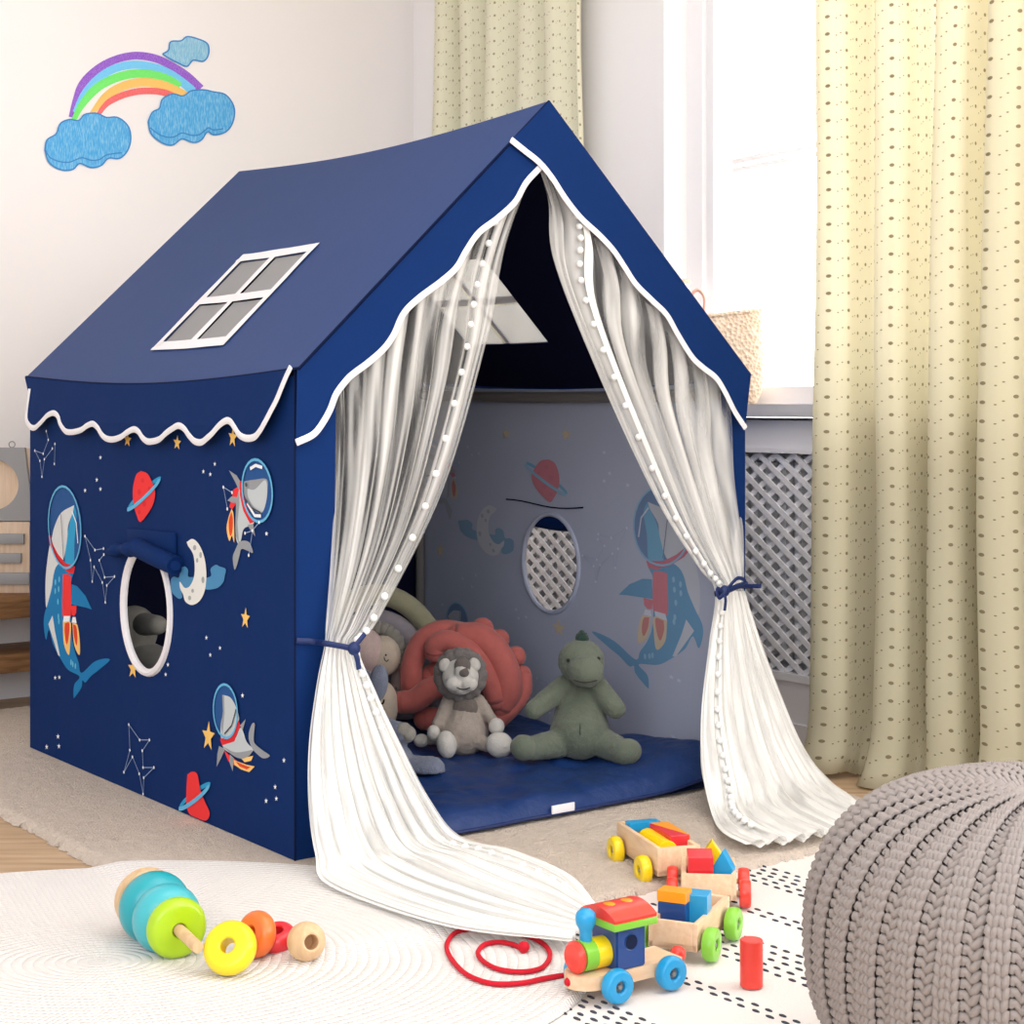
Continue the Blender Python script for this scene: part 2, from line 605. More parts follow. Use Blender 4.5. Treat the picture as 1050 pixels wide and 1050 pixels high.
for (cl, mm) in ((cl3, cB), (cl1, cA), (cl2, cA)):
    P = blob(cl); mb = MB()
    mb.prism(P, lambda p, d: dpt(p, d), .0012, .0028)
    L, R = strip2d(P + P[:1], 7, 90)
    for q in range(len(L) - 1):
        mb.flat([L[q], R[q], R[q + 1], L[q + 1]], lambda p: dpt(p, .0031), 1)
    # inner crayon line along the lower edge
    low = sorted([p for p in P if p[1] > sum(a[1] for a in P) / len(P) + 20], key=lambda p: p[0])
    if len(low) > 6 and cl is not cl3:
        cy = sum(a[1] for a in P) / len(P)
        L, R = strip2d([(p[0], cy + (p[1] - cy) * 0.72) for p in low[2:-2:3]], 6, 40)
        for q in range(len(L) - 1):
            mb.flat([L[q], R[q], R[q + 1], L[q + 1]], lambda p: dpt(p, .0031), 1)
    mb.build('cloud', [mm, cL], dec, world=True, smooth=False)

# ------------------------------------------------------------------ window curtains (cream cotton with a small dotted print)


def curtain_mat(name, base, dotc, transl=0.5):
    m = bpy.data.materials.new(name); m.use_nodes = True
    n = m.node_tree.nodes; l = m.node_tree.links
    b = n['Principled BSDF']; b.inputs['Roughness'].default_value = 0.85; b.inputs['Specular IOR Level'].default_value = 0.1
    out = n['Material Output']
    uv = n.new('ShaderNodeUVMap'); sp = n.new('ShaderNodeSeparateXYZ'); l.new(uv.outputs[0], sp.inputs[0])

    def math_(op, a, b_=None, c_=None):
        x = n.new('ShaderNodeMath'); x.operation = op
        for i, v in enumerate((a, b_, c_)):
            if v is None: continue
            if isinstance(v, (int, float)): x.inputs[i].default_value = v
            else: l.new(v, x.inputs[i])
        return x.outputs[0]
    PU, PV_ = 0.034, 0.037
    u = math_('DIVIDE', sp.outputs[0], PU)
    tri = math_('PINGPONG', u, 2.0)                       # zigzag over four dots
    v = math_('SUBTRACT', math_('DIVIDE', sp.outputs[1], PV_), math_('MULTIPLY', tri, 0.30))

    def dots(du, dv, r, sq=1.0):
        fu = math_('SUBTRACT', math_('FRACT', math_('ADD', u, du)), 0.5)
        # v at the centre of the cell
        cu = math_('ADD', math_('FLOOR', math_('ADD', u, du)), 0.5 - du)
        tc_ = math_('PINGPONG', cu, 2.0)
        vv = math_('SUBTRACT', math_('DIVIDE', sp.outputs[1], PV_), math_('MULTIPLY', tc_, 0.30))
        fv = math_('SUBTRACT', math_('FRACT', math_('ADD', vv, dv)), 0.5)
        a = math_('MULTIPLY', fu, PU * sq); c = math_('MULTIPLY', fv, PV_)
        d2 = math_('ADD', math_('MULTIPLY', a, a), math_('MULTIPLY', c, c))
        return math_('LESS_THAN', d2, r * r)
    d = math_('MAXIMUM', dots(0, 0, 0.0036), math_('MAXIMUM', dots(0.4, 0.12, 0.0015), dots(0.62, 0.24, 0.0014)))
    mx = n.new('ShaderNodeMix'); mx.data_type = 'RGBA'
    mx.inputs['A'].default_value = lin(base); mx.inputs['B'].default_value = lin(dotc)
    l.new(math_('MULTIPLY', d, 0.75), mx.inputs['Factor'])
    col = mx.outputs['Result']
    l.new(col, b.inputs['Base Color'])
    tl = n.new('ShaderNodeBsdfTranslucent')
    mx2 = n.new('ShaderNodeMix'); mx2.data_type = 'RGBA'; mx2.inputs['A'].default_value = lin((252, 248, 234)); mx2.inputs['B'].default_value = lin(dotc)
    l.new(math_('MULTIPLY', d, 0.75), mx2.inputs['Factor']); l.new(mx2.outputs['Result'], tl.inputs['Color'])
    ms = n.new('ShaderNodeMixShader'); ms.inputs[0].default_value = transl
    l.new(b.outputs[0], ms.inputs[1]); l.new(tl.outputs[0], ms.inputs[2])
    l.new(ms.outputs[0], out.inputs['Surface'])
    # linen weave
    x = n.new('ShaderNodeTexNoise'); x.inputs['Scale'].default_value = 300
    bp = n.new('ShaderNodeBump'); bp.inputs['Strength'].default_value = 0.12; bp.inputs['Distance'].default_value = .002
    l.new(x.outputs['Fac'], bp.inputs['Height']); l.new(bp.outputs[0], b.inputs['Normal'])
    return m


M['curtain'] = curtain_mat('dotted_cream_cotton', (222, 217, 193), (136, 118, 78), 0.5)
M['curtain2'] = curtain_mat('dotted_cream_cotton_lit', (238, 234, 208), (150, 132, 90), 0.12)  # same cotton, lighter and less translucent to stand in for missing backlight


def drape(name, t0, t1, off, pleats, amp, z0, z1, seed, label, m_='curtain'):
    """t0..t1 along the window wall; pleated cloth hanging from z1 to z0"""
    NU, NV = pleats * 26, 60
    rnd = random.Random(seed)
    ph = [rnd.uniform(-.5, .5) for _ in range(pleats + 2)]
    am = [rnd.uniform(.7, 1.25) for _ in range(pleats + 2)]

    def f(u, v):
        x = u * pleats
        k = int(min(x, pleats - 1e-6)); w = x - k
        A = amp * (am[k] * (1 - w) + am[k + 1] * w)
        lo = 1 - v                                        # 0 at top, 1 at the floor
        a = 2 * PI * x + 0.6 * math.sin(2 * PI * x) + ph[k] * .0
        dt = 0.46 * A * math.sin(2 * a) * (.6 + .4 * lo)
        t = t0 + (t1 - t0) * u + dt + .012 * N3(u * 5 + seed, v * 2.3)
        o = off + A * math.sin(a) * (0.75 + .35 * lo) + .010 * N3(u * 9, v * 3 + seed) * (1 + lo)
        z = z0 + (z1 - z0) * v
        if z0 < .1 and z < 0.16:                                       # a little slack cloth settles on the floor
            q = (0.16 - z) / 0.16
            o += .05 * q * q * (0.6 + N3(u * 7 + seed, 3.1)) + .03 * q * math.sin(u * 31 + seed)
            t += .02 * q * N3(u * 11, 5.5)
            z += .012 * q * math.sin(u * 23 + seed * 2)
        return WW(t, max(o, off - amp * 1.3), max(z, .006))
    ln = abs(t1 - t0) * 1.75
    mb = MB()
    mb.sheet(NU, NV, f, uv=lambda u, v: (u * ln, v * (z1 - z0)))
    o = mb.build(name, M[m_], angle=180)
    md = o.modifiers.new('thickness', 'SOLIDIFY'); md.thickness = 0.0012
    return tag(o, label, 'curtain')


drape('window_curtain', wall_t(857, .22), -0.92, 0.225, 5, 0.064, 0.004, 2.5, 3, 'cream dotted curtain hanging to the floor in front of the window, right of the tent')
drape('window_curtain', wall_t(443, .10), wall_t(586, .10), 0.075, 5, 0.030, 0.825, 2.5, 11, 'narrow cream dotted curtain hanging to the sill behind the peak of the tent', 'curtain2')

# ------------------------------------------------------------------ things on the sill
M['straw'] = mat('pale_straw', (240, 206, 170), 0.8, 0.15)
n = M['straw'].node_tree.nodes; l = M['straw'].node_tree.links
t_ = n.new('ShaderNodeTexCoord'); vo = n.new('ShaderNodeTexVoronoi'); vo.inputs['Scale'].default_value = 110
bp = n.new('ShaderNodeBump'); bp.inputs['Strength'].default_value = 0.7; bp.inputs['Distance'].default_value = .006
l.new(t_.outputs['Object'], vo.inputs['Vector']); l.new(vo.outputs['Distance'], bp.inputs['Height']); l.new(bp.outputs[0], n['Principled BSDF'].inputs['Normal'])
mx = n.new('ShaderNodeMix'); mx.data_type = 'RGBA'; mx.inputs['A'].default_value = lin((236, 204, 172)); mx.inputs['B'].default_value = lin((250, 232, 212))
l.new(vo.outputs['Distance'], mx.inputs['Factor']); l.new(mx.outputs['Result'], n['Principled BSDF'].inputs['Base Color'])
vo.feature = 'F1'
t_b = wall_t(752, 0.0)
bk = thing('straw_basket', 'pale woven straw bag with a pink handle on the window sill', 'basket', WW(t_b, 0.02, SILL))
sb = WW(t_b, .02, 0).y / FPX
mb = MB()
NB = 48


def bagp(a, z):
    q = z / .225
    rx = .092 * (0.72 + .28 * min(1, q * 3) ** .5) * (1 - .10 * max(0, q - .4)); ry = .055 * (1 - .35 * q)
    e = .55
    ca, sa = math.cos(a), math.sin(a)
    x = rx * math.copysign(abs(ca) ** e, ca); y = ry * math.copysign(abs(sa) ** e, sa)
    return x, y


def bagf(u, v, k=1.0):
    a = 2 * PI * u; z = .225 * v
    x, y = bagp(a, z)
    z2 = z * (1 + .05 * x / .1)
    return Vector((x * k, y * k, max(z2, 0) + (0.0)))


mb.sheet(NB, 24, lambda u, v: bagf(u, v))
mb.sheet(NB, 24, lambda u, v: bagf(u, .06 + .94 * v, .93))
mb.add([Vector((bagp(2 * PI * i / NB, 0)[0], bagp(2 * PI * i / NB, 0)[1], 0.0)) for i in range(NB)], [tuple(range(NB))])
for v in (.0, .04):
    pass
mb.tube([bagf(i / NB, 1.0, .965) for i in range(NB)], .006, 8, closed=True)
mb.build('body', M['straw'], bk)
M['pinkstrap'] = mat('pink_leather', (240, 190, 172), 0.5, 0.4)
mb = MB()
mb.tube(crom([(-.082, -.02, .20), (-.095, -.02, .26), (-.078, -.02, .285), (-.060, -.02, .262), (-.066, -.02, .20)], 24), .009, 8, flat=.5)
mb.build('handle', M['pinkstrap'], bk)

# white knitted pot with a beaded rim, further along the sill
t_v = wall_t(688, .06)
vs_ = thing('sill_pot', 'tall white pot with a beaded rim on the sill behind the tent roof', 'pot', WW(min(t_v, T_WIN + .02), 0.062, SILL))
mb = MB()
hv = .31
mb.lathe([(0, 0), (.040, 0), (.046, .02), (.050, .16), (.047, hv - .01), (.049, hv), (.043, hv), (.041, hv - .02), (.043, .1), (.0, .02)], 32)
mb.build('pot', M['white'], vs_)
mb = MB()
for i in range(22):
    a = 2 * PI * i / 22
    mb.ell((.047 * math.cos(a), .047 * math.sin(a), hv + .004), .0062, n=8)
mb.build('beaded_rim', M['straw'], vs_)

# ------------------------------------------------------------------ bench with letter blocks at the far left
M['oak'] = wood('brown_oak', (166, 124, 84), (118, 82, 52), (3, 30, 30), 0.55, TA)
M['ply'] = wood('pale_plywood', (236, 212, 188), (222, 192, 164), (40, 40, 3), 0.6)
M['greymetal'] = mat('grey_painted_metal', (156, 156, 158), 0.45, 0.4, 0.1, 30)
YB = 4.46
pb = at(20, 620, YB)
zt_ = at(0, 611, YB).z; zb_ = at(0, 634, YB).z
bench = thing('wooden_bench', 'low brown wooden bench with a lower shelf by the left wall', 'bench', (pb.x, pb.y, 0), TA)
mb = MB(); mb.box((-.33, .13, (zt_ + zb_) / 2), (1.0, .26, zt_ - zb_), .004); mb.build('bench_top', M['oak'], bench)
z2a, z2b = at(0, 671, YB).z, at(0, 690, YB).z
mb = MB(); mb.box((-.33, .13, (z2a + z2b) / 2), (0.99, .24, z2a - z2b), .004); mb.build('shelf', M['oak'], bench)
for sx in (-.80, .14):
    for sy in (.03, .23):
        mb = MB(); mb.box((sx, sy, zb_ / 2), (.04, .04, zb_), .003); mb.build('leg', M['oak'], bench)


def sign_pt(px, py, dy=0.0):
    return at(px, py, YB + .06 + dy)


# upper letter tile: pale board with a grey O frame
zE0 = zt_
topO = sign_pt(0, 458).z; midz = sign_pt(0, 535).z
sc = (YB + .06) / FPX
xr = sign_pt(30, 500).x
sg = thing('letter_tile', 'grey tile with a round letter O cut over pale wood, topmost on the bench', 'letter sign', (xr - .13, YB + .06, midz))


def lt(px, py): return ((px - 525) * sc - (xr - .13), CZ - (py - HOR) * sc - midz)


mb = MB()
outer = [lt(-70, 534), lt(31, 534), lt(31, 510), lt(25, 459), lt(-64, 459)]
inner = [(lt(0, 0)[0] + (0 - 0) * sc, 0)]
ocx, ocy = lt(-8, 497)
hole = [(ocx + 27 * sc * math.cos(a), ocy + 26 * sc * math.sin(a)) for a in [2 * PI * i / 40 for i in range(40)]]
b = bmesh.new()
def loopv(b, P):
    vv = [b.verts.new((p[0], 0, p[1])) for p in P]
    ee = [b.edges.new((vv[i], vv[(i + 1) % len(vv)])) for i in range(len(vv))]
    return ee
ed = loopv(b, outer) + loopv(b, hole)
r_ = bmesh.ops.triangle_fill(b, edges=ed, use_beauty=True)
ex = bmesh.ops.extrude_face_region(b, geom=b.faces[:])
for v in [g for g in ex['geom'] if isinstance(g, bmesh.types.BMVert)]: v.co.y += .016
mb.bm(b)
mb.build('grey_letter', M['greymetal'], sg, smooth=False)
mb = MB(); mb.box(((outer[0][0] + outer[1][0]) / 2, .026, (outer[0][1] + outer[4][1]) / 2), (outer[1][0] - outer[0][0] - .004, .018, outer[4][1] - outer[0][1] - .006), .001)
mb.build('board', M['ply'], sg)
mb = MB()
hx, hz = lt(10, 456)
mb.tube([Vector((hx + .008 * math.cos(a), .02, hz + .008 * math.sin(a))) for a in [2 * PI * i / 16 for i in range(16)]], .0012, 6, closed=True)
mb.build('hanging_ring', M['steel'], sg)

hE = midz - zE0
sg = thing('letter_tile', 'pale wooden tile with grey letter E standing on the bench under another tile', 'letter sign', (xr - .13, YB + .06, zE0))
midz = zE0
mb = MB(); mb.box((-.035, .016, hE / 2), (.33, .03, hE - .001), .001); mb.build('board', M['ply'], sg)
mb = MB()
for (x0, x1, y0, y1) in ((-30, 25.5, 547, 557.5), (-30, 22.5, 567, 577), (-30, 31, 587, 599), (-30, -8, 547, 599)):
    a = lt(x0, y1); c_ = lt(x1, y0)
    mb.box(((a[0] + c_[0]) / 2, -.006, (a[1] + c_[1]) / 2), (c_[0] - a[0], .012, c_[1] - a[1]), .0008)
mb.build('grey_letter', M['greymetal'], sg)

# ================================================================== RUGS
M['shag'] = mat('beige_shag_pile', (214, 200, 187), 0.95, 0.05, 1.0, 260, var=0.16, vscale=90, bdist=0.006)
mb = MB()
NU, NV = 190, 290


def shagf(u, v):
    uu = RUG_U0 + (RUG_U1 - RUG_U0) * u; vv = RUG_V0 + (RUG_V1 - RUG_V0) * v
    e = min(u * (RUG_U1 - RUG_U0), (1 - u) * (RUG_U1 - RUG_U0), v * (RUG_V1 - RUG_V0), (1 - v) * (RUG_V1 - RUG_V0))
    z = 0.002 + min(1, e / .018) ** .5 * 0.0135
    h = random.random()
    inside = -.02 < uu < W + .02 and -.02 < vv < D + .02
    z += (0 if inside else 0.0035 * (h - .5))
    if e < .001:
        uu += random.uniform(-.006, .006); vv += random.uniform(-.006, .006); z = .001
    p = T2W(uu + random.uniform(-.003, .003), vv + random.uniform(-.003, .003), 0)
    return Vector((p.x, p.y, max(z, .001)))


mb.sheet(NU, NV, shagf)
tag(mb.build('shag_rug', M['shag'], angle=180), 'beige shaggy rug under the play tent', 'rug')

# flat woven rug with black stitched dashes, front right
M['flatweave'] = mat('cream_flatweave', (236, 230, 226), 0.9, 0.05, 0.5, 420, bdist=.002)
M['dash'] = mat('charcoal_yarn', (74, 76, 84), 0.9, 0.05)
mb = MB()
fu0, fu1, fv0, fv1 = -0.20, 1.15, -1.75, -0.30
mb.sheet(40, 44, lambda u, v: Vector((*T2W(fu0 + (fu1 - fu0) * u, fv0 + (fv1 - fv0) * v, 0).xy, .0030 + .0006 * N3(u * 20, v * 20))))
rows = []


def fl(px, py): return W2T(on_floor(px, py, .004))


def row_at(px, py): rows.append(fl(px, py).x)


for (px, py) in ((800, 893), (800, 897.5), (800, 902), (800, 906.5), (800, 911), (800, 940), (800, 945.5), (820, 980), (820, 987), (820, 994), (820, 1001), (820, 1008),
                 (733, 1014), (733, 1020), (601, 1020), (601, 1027), (601, 1034), (601, 1042), (601, 1049)):
    row_at(px, py)
for i, uu in enumerate(rows):
    v = fv0 + .02 + .012 * (i % 2)
    while v < fv1 - .02:
        L_ = random.uniform(.0135, .0165)
        p = T2W(uu + random.uniform(-.0012, .0012), v + L_ / 2, 0); p.z = .0036
        mb.ell(p, (L_ / 2, .0029, .0018), 1, Matrix.Rotation(TA + PI / 2, 4, 'Z'), 8)
        v += L_ + .0115
tag(mb.build('woven_rug', [M['flatweave'], M['dash']]), 'cream flat woven rug with rows of black stitched dashes under the toy train', 'rug')

# round braided rug, front left
M['braid'] = mat('white_braided_cotton', (243, 239, 236), 0.95, 0.05)
n = M['braid'].node_tree.nodes; l = M['braid'].node_tree.links


def mth(n, l, op, *a):
    x = n.new('ShaderNodeMath'); x.operation = op
    for i, v in enumerate(a):
        if isinstance(v, (int, float)): x.inputs[i].default_value = v
        else: l.new(v, x.inputs[i])
    return x.outputs[0]


uvn = n.new('ShaderNodeUVMap'); sp = n.new('ShaderNodeSeparateXYZ'); l.new(uvn.outputs[0], sp.inputs[0])
rr = mth(n, l, 'MULTIPLY', sp.outputs[1], 46.0)
fr = mth(n, l, 'FRACT', rr)
ring = mth(n, l, 'SINE', mth(n, l, 'MULTIPLY', fr, PI))
flr = mth(n, l, 'FLOOR', rr)
ang = mth(n, l, 'MULTIPLY', sp.outputs[0], mth(n, l, 'ADD', mth(n, l, 'MULTIPLY', flr, 10.0), 20.0))
ang = mth(n, l, 'FLOOR', ang) if False else mth(n, l, 'ADD', ang, mth(n, l, 'MULTIPLY', fr, 0.5))
st = mth(n, l, 'ABSOLUTE', mth(n, l, 'SINE', mth(n, l, 'MULTIPLY', ang, PI)))
hgt = mth(n, l, 'MULTIPLY', mth(n, l, 'POWER', ring, 0.6), mth(n, l, 'ADD', mth(n, l, 'MULTIPLY', st, 0.6), 0.4))
bp = n.new('ShaderNodeBump'); bp.inputs['Strength'].default_value = 0.65; bp.inputs['Distance'].default_value = .008
l.new(hgt, bp.inputs['Height']); l.new(bp.outputs[0], n['Principled BSDF'].inputs['Normal'])
RC, RAX, RAY = Vector((-0.585, 2.425, 0)), 0.70, 0.50
mb = MB()


def rgz(x, y, edge):
    q = W2T(Vector((x, y, 0)))
    e = min(q.x - RUG_U0, q.y - RUG_V0)
    h = 0.014 + 0.011 * max(0, min(1, (e + .03) / .05))
    return h if edge < .995 else max(h - .010, 0.003)


def brf(u, v):
    a = 2 * PI * u; r = v
    x = RC.x + RAX * r * math.cos(a); y = RC.y + RAY * r * math.sin(a)
    return Vector((x, y, rgz(x, y, v)))


mb.sheet(160, 100, brf, uv=lambda u, v: (u, v))
tag(mb.build('braided_rug', M['braid'], angle=180), 'round white braided rug under the stacking ring toy', 'rug')


def gz(x, y):
    z = ground(x, y)
    q = ((x - RC.x) / RAX) ** 2 + ((y - RC.y) / RAY) ** 2
    if q < 1: z = max(z, rgz(x, y, 0.5))
    return z

# ================================================================== PLAY TENT
tent = thing('play_tent', 'blue house-shaped play tent printed with space sharks, white net curtains tied open', 'play tent', TO, TA)
# ---- prints: drawn on the side panel as seen from outside; colours by name
PC = {'hel': (36, 84, 146), 'hline': (104, 184, 226), 'bel': (214, 218, 220), 'blue': (22, 122, 182), 'cyan': (46, 158, 208), 'red': (226, 44, 52), 'redj': (240, 56, 58),
      'flame': (246, 200, 120), 'flred': (226, 70, 40), 'grey': (152, 156, 162), 'lgrey': (196, 204, 208), 'star': (246, 200, 112), 'white': (240, 244, 250), 'moon': (232, 232, 228),
      'crater': (168, 172, 172), 'cloud': (76, 140, 186), 'line': (150, 170, 205), 'spot': (104, 186, 222), 'ink': (70, 74, 84)}
LINC = (182, 189, 212)
pk = list(PC)
for k in pk:
    M['p_' + k] = mat('print_' + k, PC[k], 0.75, 0.2)
    f = 0.42
    M['q_' + k] = mat('faded_print_' + k, tuple(PC[k][i] * f + LINC[i] * (1 - f) for i in range(3)), 0.85, 0.1)


def cr(ox, oy, sc, pts): return [(ox + x / sc, oy + y / sc) for x, y in pts]


PR = []                                                   # (colour, polygon in picture px of the left panel)


def P(c, pts): PR.append((c, pts))


def oval(cx, cy, rx, ry, rot=0.0, n=28):
    c, s = math.cos(rot), math.sin(rot)
    return [(cx + rx * math.cos(a) * c - ry * math.sin(a) * s, cy + rx * math.cos(a) * s + ry * math.sin(a) * c) for a in [2 * PI * i / n for i in range(n)]]


def smooth(pts, n=None):
    n = n or len(pts) * 4
    return [(p.x, p.y) for p in crom([(a, b, 0) for a, b in pts] + [(pts[0][0], pts[0][1], 0)], n + 1)][:-1]


def star(cx, cy, r, sq=0.5, rot=0.1, inner=.42, n=5):
    return [(cx + sq * q * math.sin(a), cy - q * math.cos(a)) for a, q in [(rot + PI * i / n, r if i % 2 == 0 else r * inner) for i in range(2 * n)]]


STROKES = []                                              # (colour, points, width m)
DOTS = []
# big whale shark
P('hel', oval(68, 540.5, 16.5, 42, -.06)); STROKES.append(('hline', oval(68, 540.5, 16.5, 42, -.06) + [oval(68, 540.5, 16.5, 42, -.06)[0]], .005))
P('bel', smooth([(76.4, 518), (63.4, 525.5), (56.6, 539), (53.5, 551.4), (50.5, 563.6), (47.4, 589.5), (47, 612), (48.4, 623), (53.7, 604.6), (55, 597), (58, 582), (65.7, 572.8), (69.5, 551), (70.3, 539), (75, 525.5)]))
P('cyan', smooth([(76.6, 518), (79, 530), (77, 552), (75.5, 581), (67, 577), (69.5, 551), (71.5, 538), (75.4, 524)]))
P('blue', smooth([(65.5, 575), (58.7, 580), (55.5, 588.7), (53.4, 603), (49, 620), (46, 630), (45.3, 641), (47.6, 656), (50.7, 645.7), (55, 661), (62.9, 676), (70.5, 687), (82, 693.7), (76.6, 702), (75.8, 714), (77, 715), (84, 705), (85, 697.5), (88, 699.8), (94, 693), (101, 687.6), (113, 677), (107, 675.4), (96.4, 679), (84, 690), (81, 679), (76.6, 665.5), (73.5, 645.7), (73, 600), (76, 585)], 140))
P('bel', [(50, 640), (54.3, 631), (56.8, 647), (62, 673), (60, 671.6)])
P('red', [(50.3, 549), (52.4, 549), (54.5, 558), (59.7, 567.7), (67, 577), (77.5, 581), (76, 588), (71, 587.6), (62.9, 580), (55.5, 568.8), (51.3, 558)])
P('blue', [(73.9, 599), (79.6, 601), (88, 610.7), (94.8, 625), (89, 623), (73.3, 619.6)])
P('redj', smooth([(65, 588.7), (72.3, 589.7), (73.3, 599), (73.3, 629.5), (71.2, 631.6), (67, 632), (64.4, 628.5)], 30))
P('redj', [(73.3, 621), (79, 621), (78.6, 628.5), (76.5, 631.6), (73.9, 630.6)])
P('white', [(66, 631.6), (72.3, 631.6), (71.8, 638), (65, 638)]); P('white', [(74.9, 632.7), (78, 632.7), (79, 639), (73.9, 638.4)])
P('flame', smooth([(65, 638), (72.8, 638), (72.8, 653), (71.2, 671.6), (66, 659.4)], 24)); P('flred', smooth([(67, 639), (71.7, 639), (71.2, 651.8), (69, 661), (66.7, 648.8)], 20))
P('flame', smooth([(74.7, 638.9), (80, 641), (82.4, 658), (82, 671.6), (76.6, 661)], 24)); P('flred', smooth([(75.4, 640), (78.9, 642.7), (80, 654.9), (78.9, 662), (76.3, 651.8)], 20))
for (x, y) in ((57.4, 597), (61.3, 594), (57.2, 606), (60.8, 604), (60, 617), (60.5, 632), (61, 637), (73.5, 679), (75.3, 681), (78, 683)):
    P('spot', oval(x, y, .8, 3.2, 0, 10))
STROKES.append(('white', [(75.5, 524), (80, 536), (81.6, 557)], .004)); STROKES.append(('ink', [(64, 527), (65.5, 550), (67, 574)], .0025))
# grey shark, upper right
q = lambda pts: cr(120, 460, 5.833, pts)
P('hel', oval(265.7, 503, 15.3, 32, -.08))
P('redj', q([(700, 245), (725, 230), (745, 260), (715, 330), (695, 362), (675, 350), (690, 300)]))
P('flame', smooth(q([(690, 360), (702, 400), (706, 558), (692, 520), (676, 552), (660, 480), (672, 410)]), 30)); P('flred', smooth(q([(688, 375), (698, 420), (694, 500), (680, 520), (672, 440)]), 20))
P('grey', q([(675, 130), (720, 160), (748, 205), (735, 250), (712, 200)]))
P('lgrey', smooth(q([(716, 330), (740, 240), (765, 330), (825, 440), (765, 478), (748, 540), (735, 575), (715, 520)]), 50))
P('grey', q([(716, 330), (735, 250), (738, 330), (725, 440), (735, 570), (715, 520)]))
P('grey', q([(665, 310), (690, 285), (738, 292), (735, 322), (700, 325)]))
P('grey', smooth(q([(765, 195), (830, 185), (900, 183), (905, 250), (895, 330), (870, 385), (820, 365), (780, 310), (760, 250)]), 50))
P('lgrey', smooth(q([(785, 240), (830, 243), (890, 188), (904, 250), (894, 330), (870, 380), (825, 350), (790, 290)]), 50))
STROKES.append(('ink', q([(778, 300), (815, 355), (870, 382)]), .003)); STROKES.append(('white', q([(790, 325), (835, 400), (872, 402)]), .006))
P('red', q([(738, 195), (760, 190), (765, 290), (800, 390), (832, 437), (800, 448), (760, 370), (740, 280)]))
P('grey', q([(785, 455), (820, 450), (832, 525), (805, 490)]))
P('grey', smooth(q([(735, 555), (770, 550), (800, 565), (818, 622), (785, 610), (750, 600), (738, 640), (722, 700), (708, 722), (698, 650), (715, 600)]), 60))
STROKES.append(('hline', oval(265.7, 503, 15.3, 32, -.08) + [oval(265.7, 503, 15.3, 32, -.08)[0]], .005)); STROKES.append(('white', q([(808, 120), (840, 100), (880, 112)]), .006))
DOTS.append(('ink', 254.5, 497, .004))
# moon and cloud
P('cloud', smooth(q([(328, 780), (345, 765), (375, 770), (385, 720), (410, 705), (430, 725), (432, 765), (470, 775), (480, 850), (400, 860), (395, 890), (370, 895), (330, 850)]), 70))
P('cloud', smooth(q([(530, 775), (568, 760), (565, 720), (595, 695), (620, 705), (655, 720), (650, 760), (640, 800), (600, 835), (530, 838)]), 60))
P('moon', smooth(q([(422, 558), (460, 540), (500, 580), (530, 660), (540, 760), (530, 850), (500, 910), (455, 935), (415, 915), (400, 870), (383, 835), (381, 795), (410, 832), (440, 822), (465, 770), (470, 700), (460, 630), (430, 580)]), 90))
for (x, y, a, b_) in ((470, 592, 10, 16), (506, 636, 8, 18), (485, 668, 7, 14), (520, 785, 9, 20), (440, 893, 9, 14), (458, 850, 8, 12)):
    P('crater', cr(120, 460, 5.833, oval(x, y, a, b_, 0, 14)))
# small shark, low right
q = lambda pts: cr(120, 660, 4.773, pts)
P('hel', oval(233, 729, 12.2, 27.5, -.05))
P('redj', q([(528, 520), (560, 550), (592, 572), (585, 598), (550, 575)]))
P('flame', q([(575, 568), (640, 592), (680, 600), (652, 628), (612, 615), (580, 592)])); P('flame', q([(612, 560), (672, 548), (662, 572), (630, 580)])); P('flred', q([(585, 575), (640, 598), (660, 604), (640, 615), (605, 600)]))
P('lgrey', smooth(q([(520, 250), (560, 263), (590, 315), (602, 375), (570, 440), (518, 465), (513, 400), (524, 330)]), 50)); P('grey', q([(520, 250), (530, 255), (532, 340), (522, 440), (514, 400), (524, 330)]))
P('lgrey', smooth(q([(520, 495), (580, 470), (612, 410), (640, 480), (672, 515), (655, 540), (620, 560), (580, 545), (535, 520)]), 50)); P('grey', smooth(q([(522, 500), (580, 530), (640, 525), (668, 520), (655, 545), (620, 562), (575, 548)]), 30))
P('red', q([(510, 465), (560, 455), (600, 375), (610, 400), (580, 478), (520, 497)]))
P('grey', q([(505, 500), (535, 515), (515, 560), (493, 602), (497, 540)])); P('grey', q([(558, 540), (578, 560), (572, 624), (556, 580)])); P('grey', q([(608, 400), (636, 368), (620, 425)]))
P('grey', smooth(q([(650, 465), (652, 430), (668, 390), (680, 395), (675, 460), (682, 490), (720, 522), (754, 548), (720, 560), (680, 528), (662, 500)]), 50))
STROKES.append(('hline', oval(233, 729, 12.2, 27.5, -.05) + [oval(233, 729, 12.2, 27.5, -.05)[0]], .0045)); STROKES.append(('ink', q([(535, 440), (570, 400), (592, 320)]), .003))
# planets
q = lambda pts: cr(120, 460, 5.833, pts)


def ringpts(cx, cy, ax, ay, bx, by, a0, a1, n=24): return [(cx + ax * math.cos(a) + bx * math.sin(a), cy + ay * math.cos(a) + by * math.sin(a)) for a in [a0 + (a1 - a0) * i / n for i in range(n + 1)]]


def planet(poly, cx, cy, ax, ay, bx, by, w):
    STROKES.append(('!cyan', ringpts(cx, cy, ax, ay, bx, by, PI, 2 * PI), w))
    P('redj', smooth(poly)); PL = len(PR)
    STROKES.append(('hline', ringpts(cx, cy, ax, ay, bx, by, 0, PI), w))


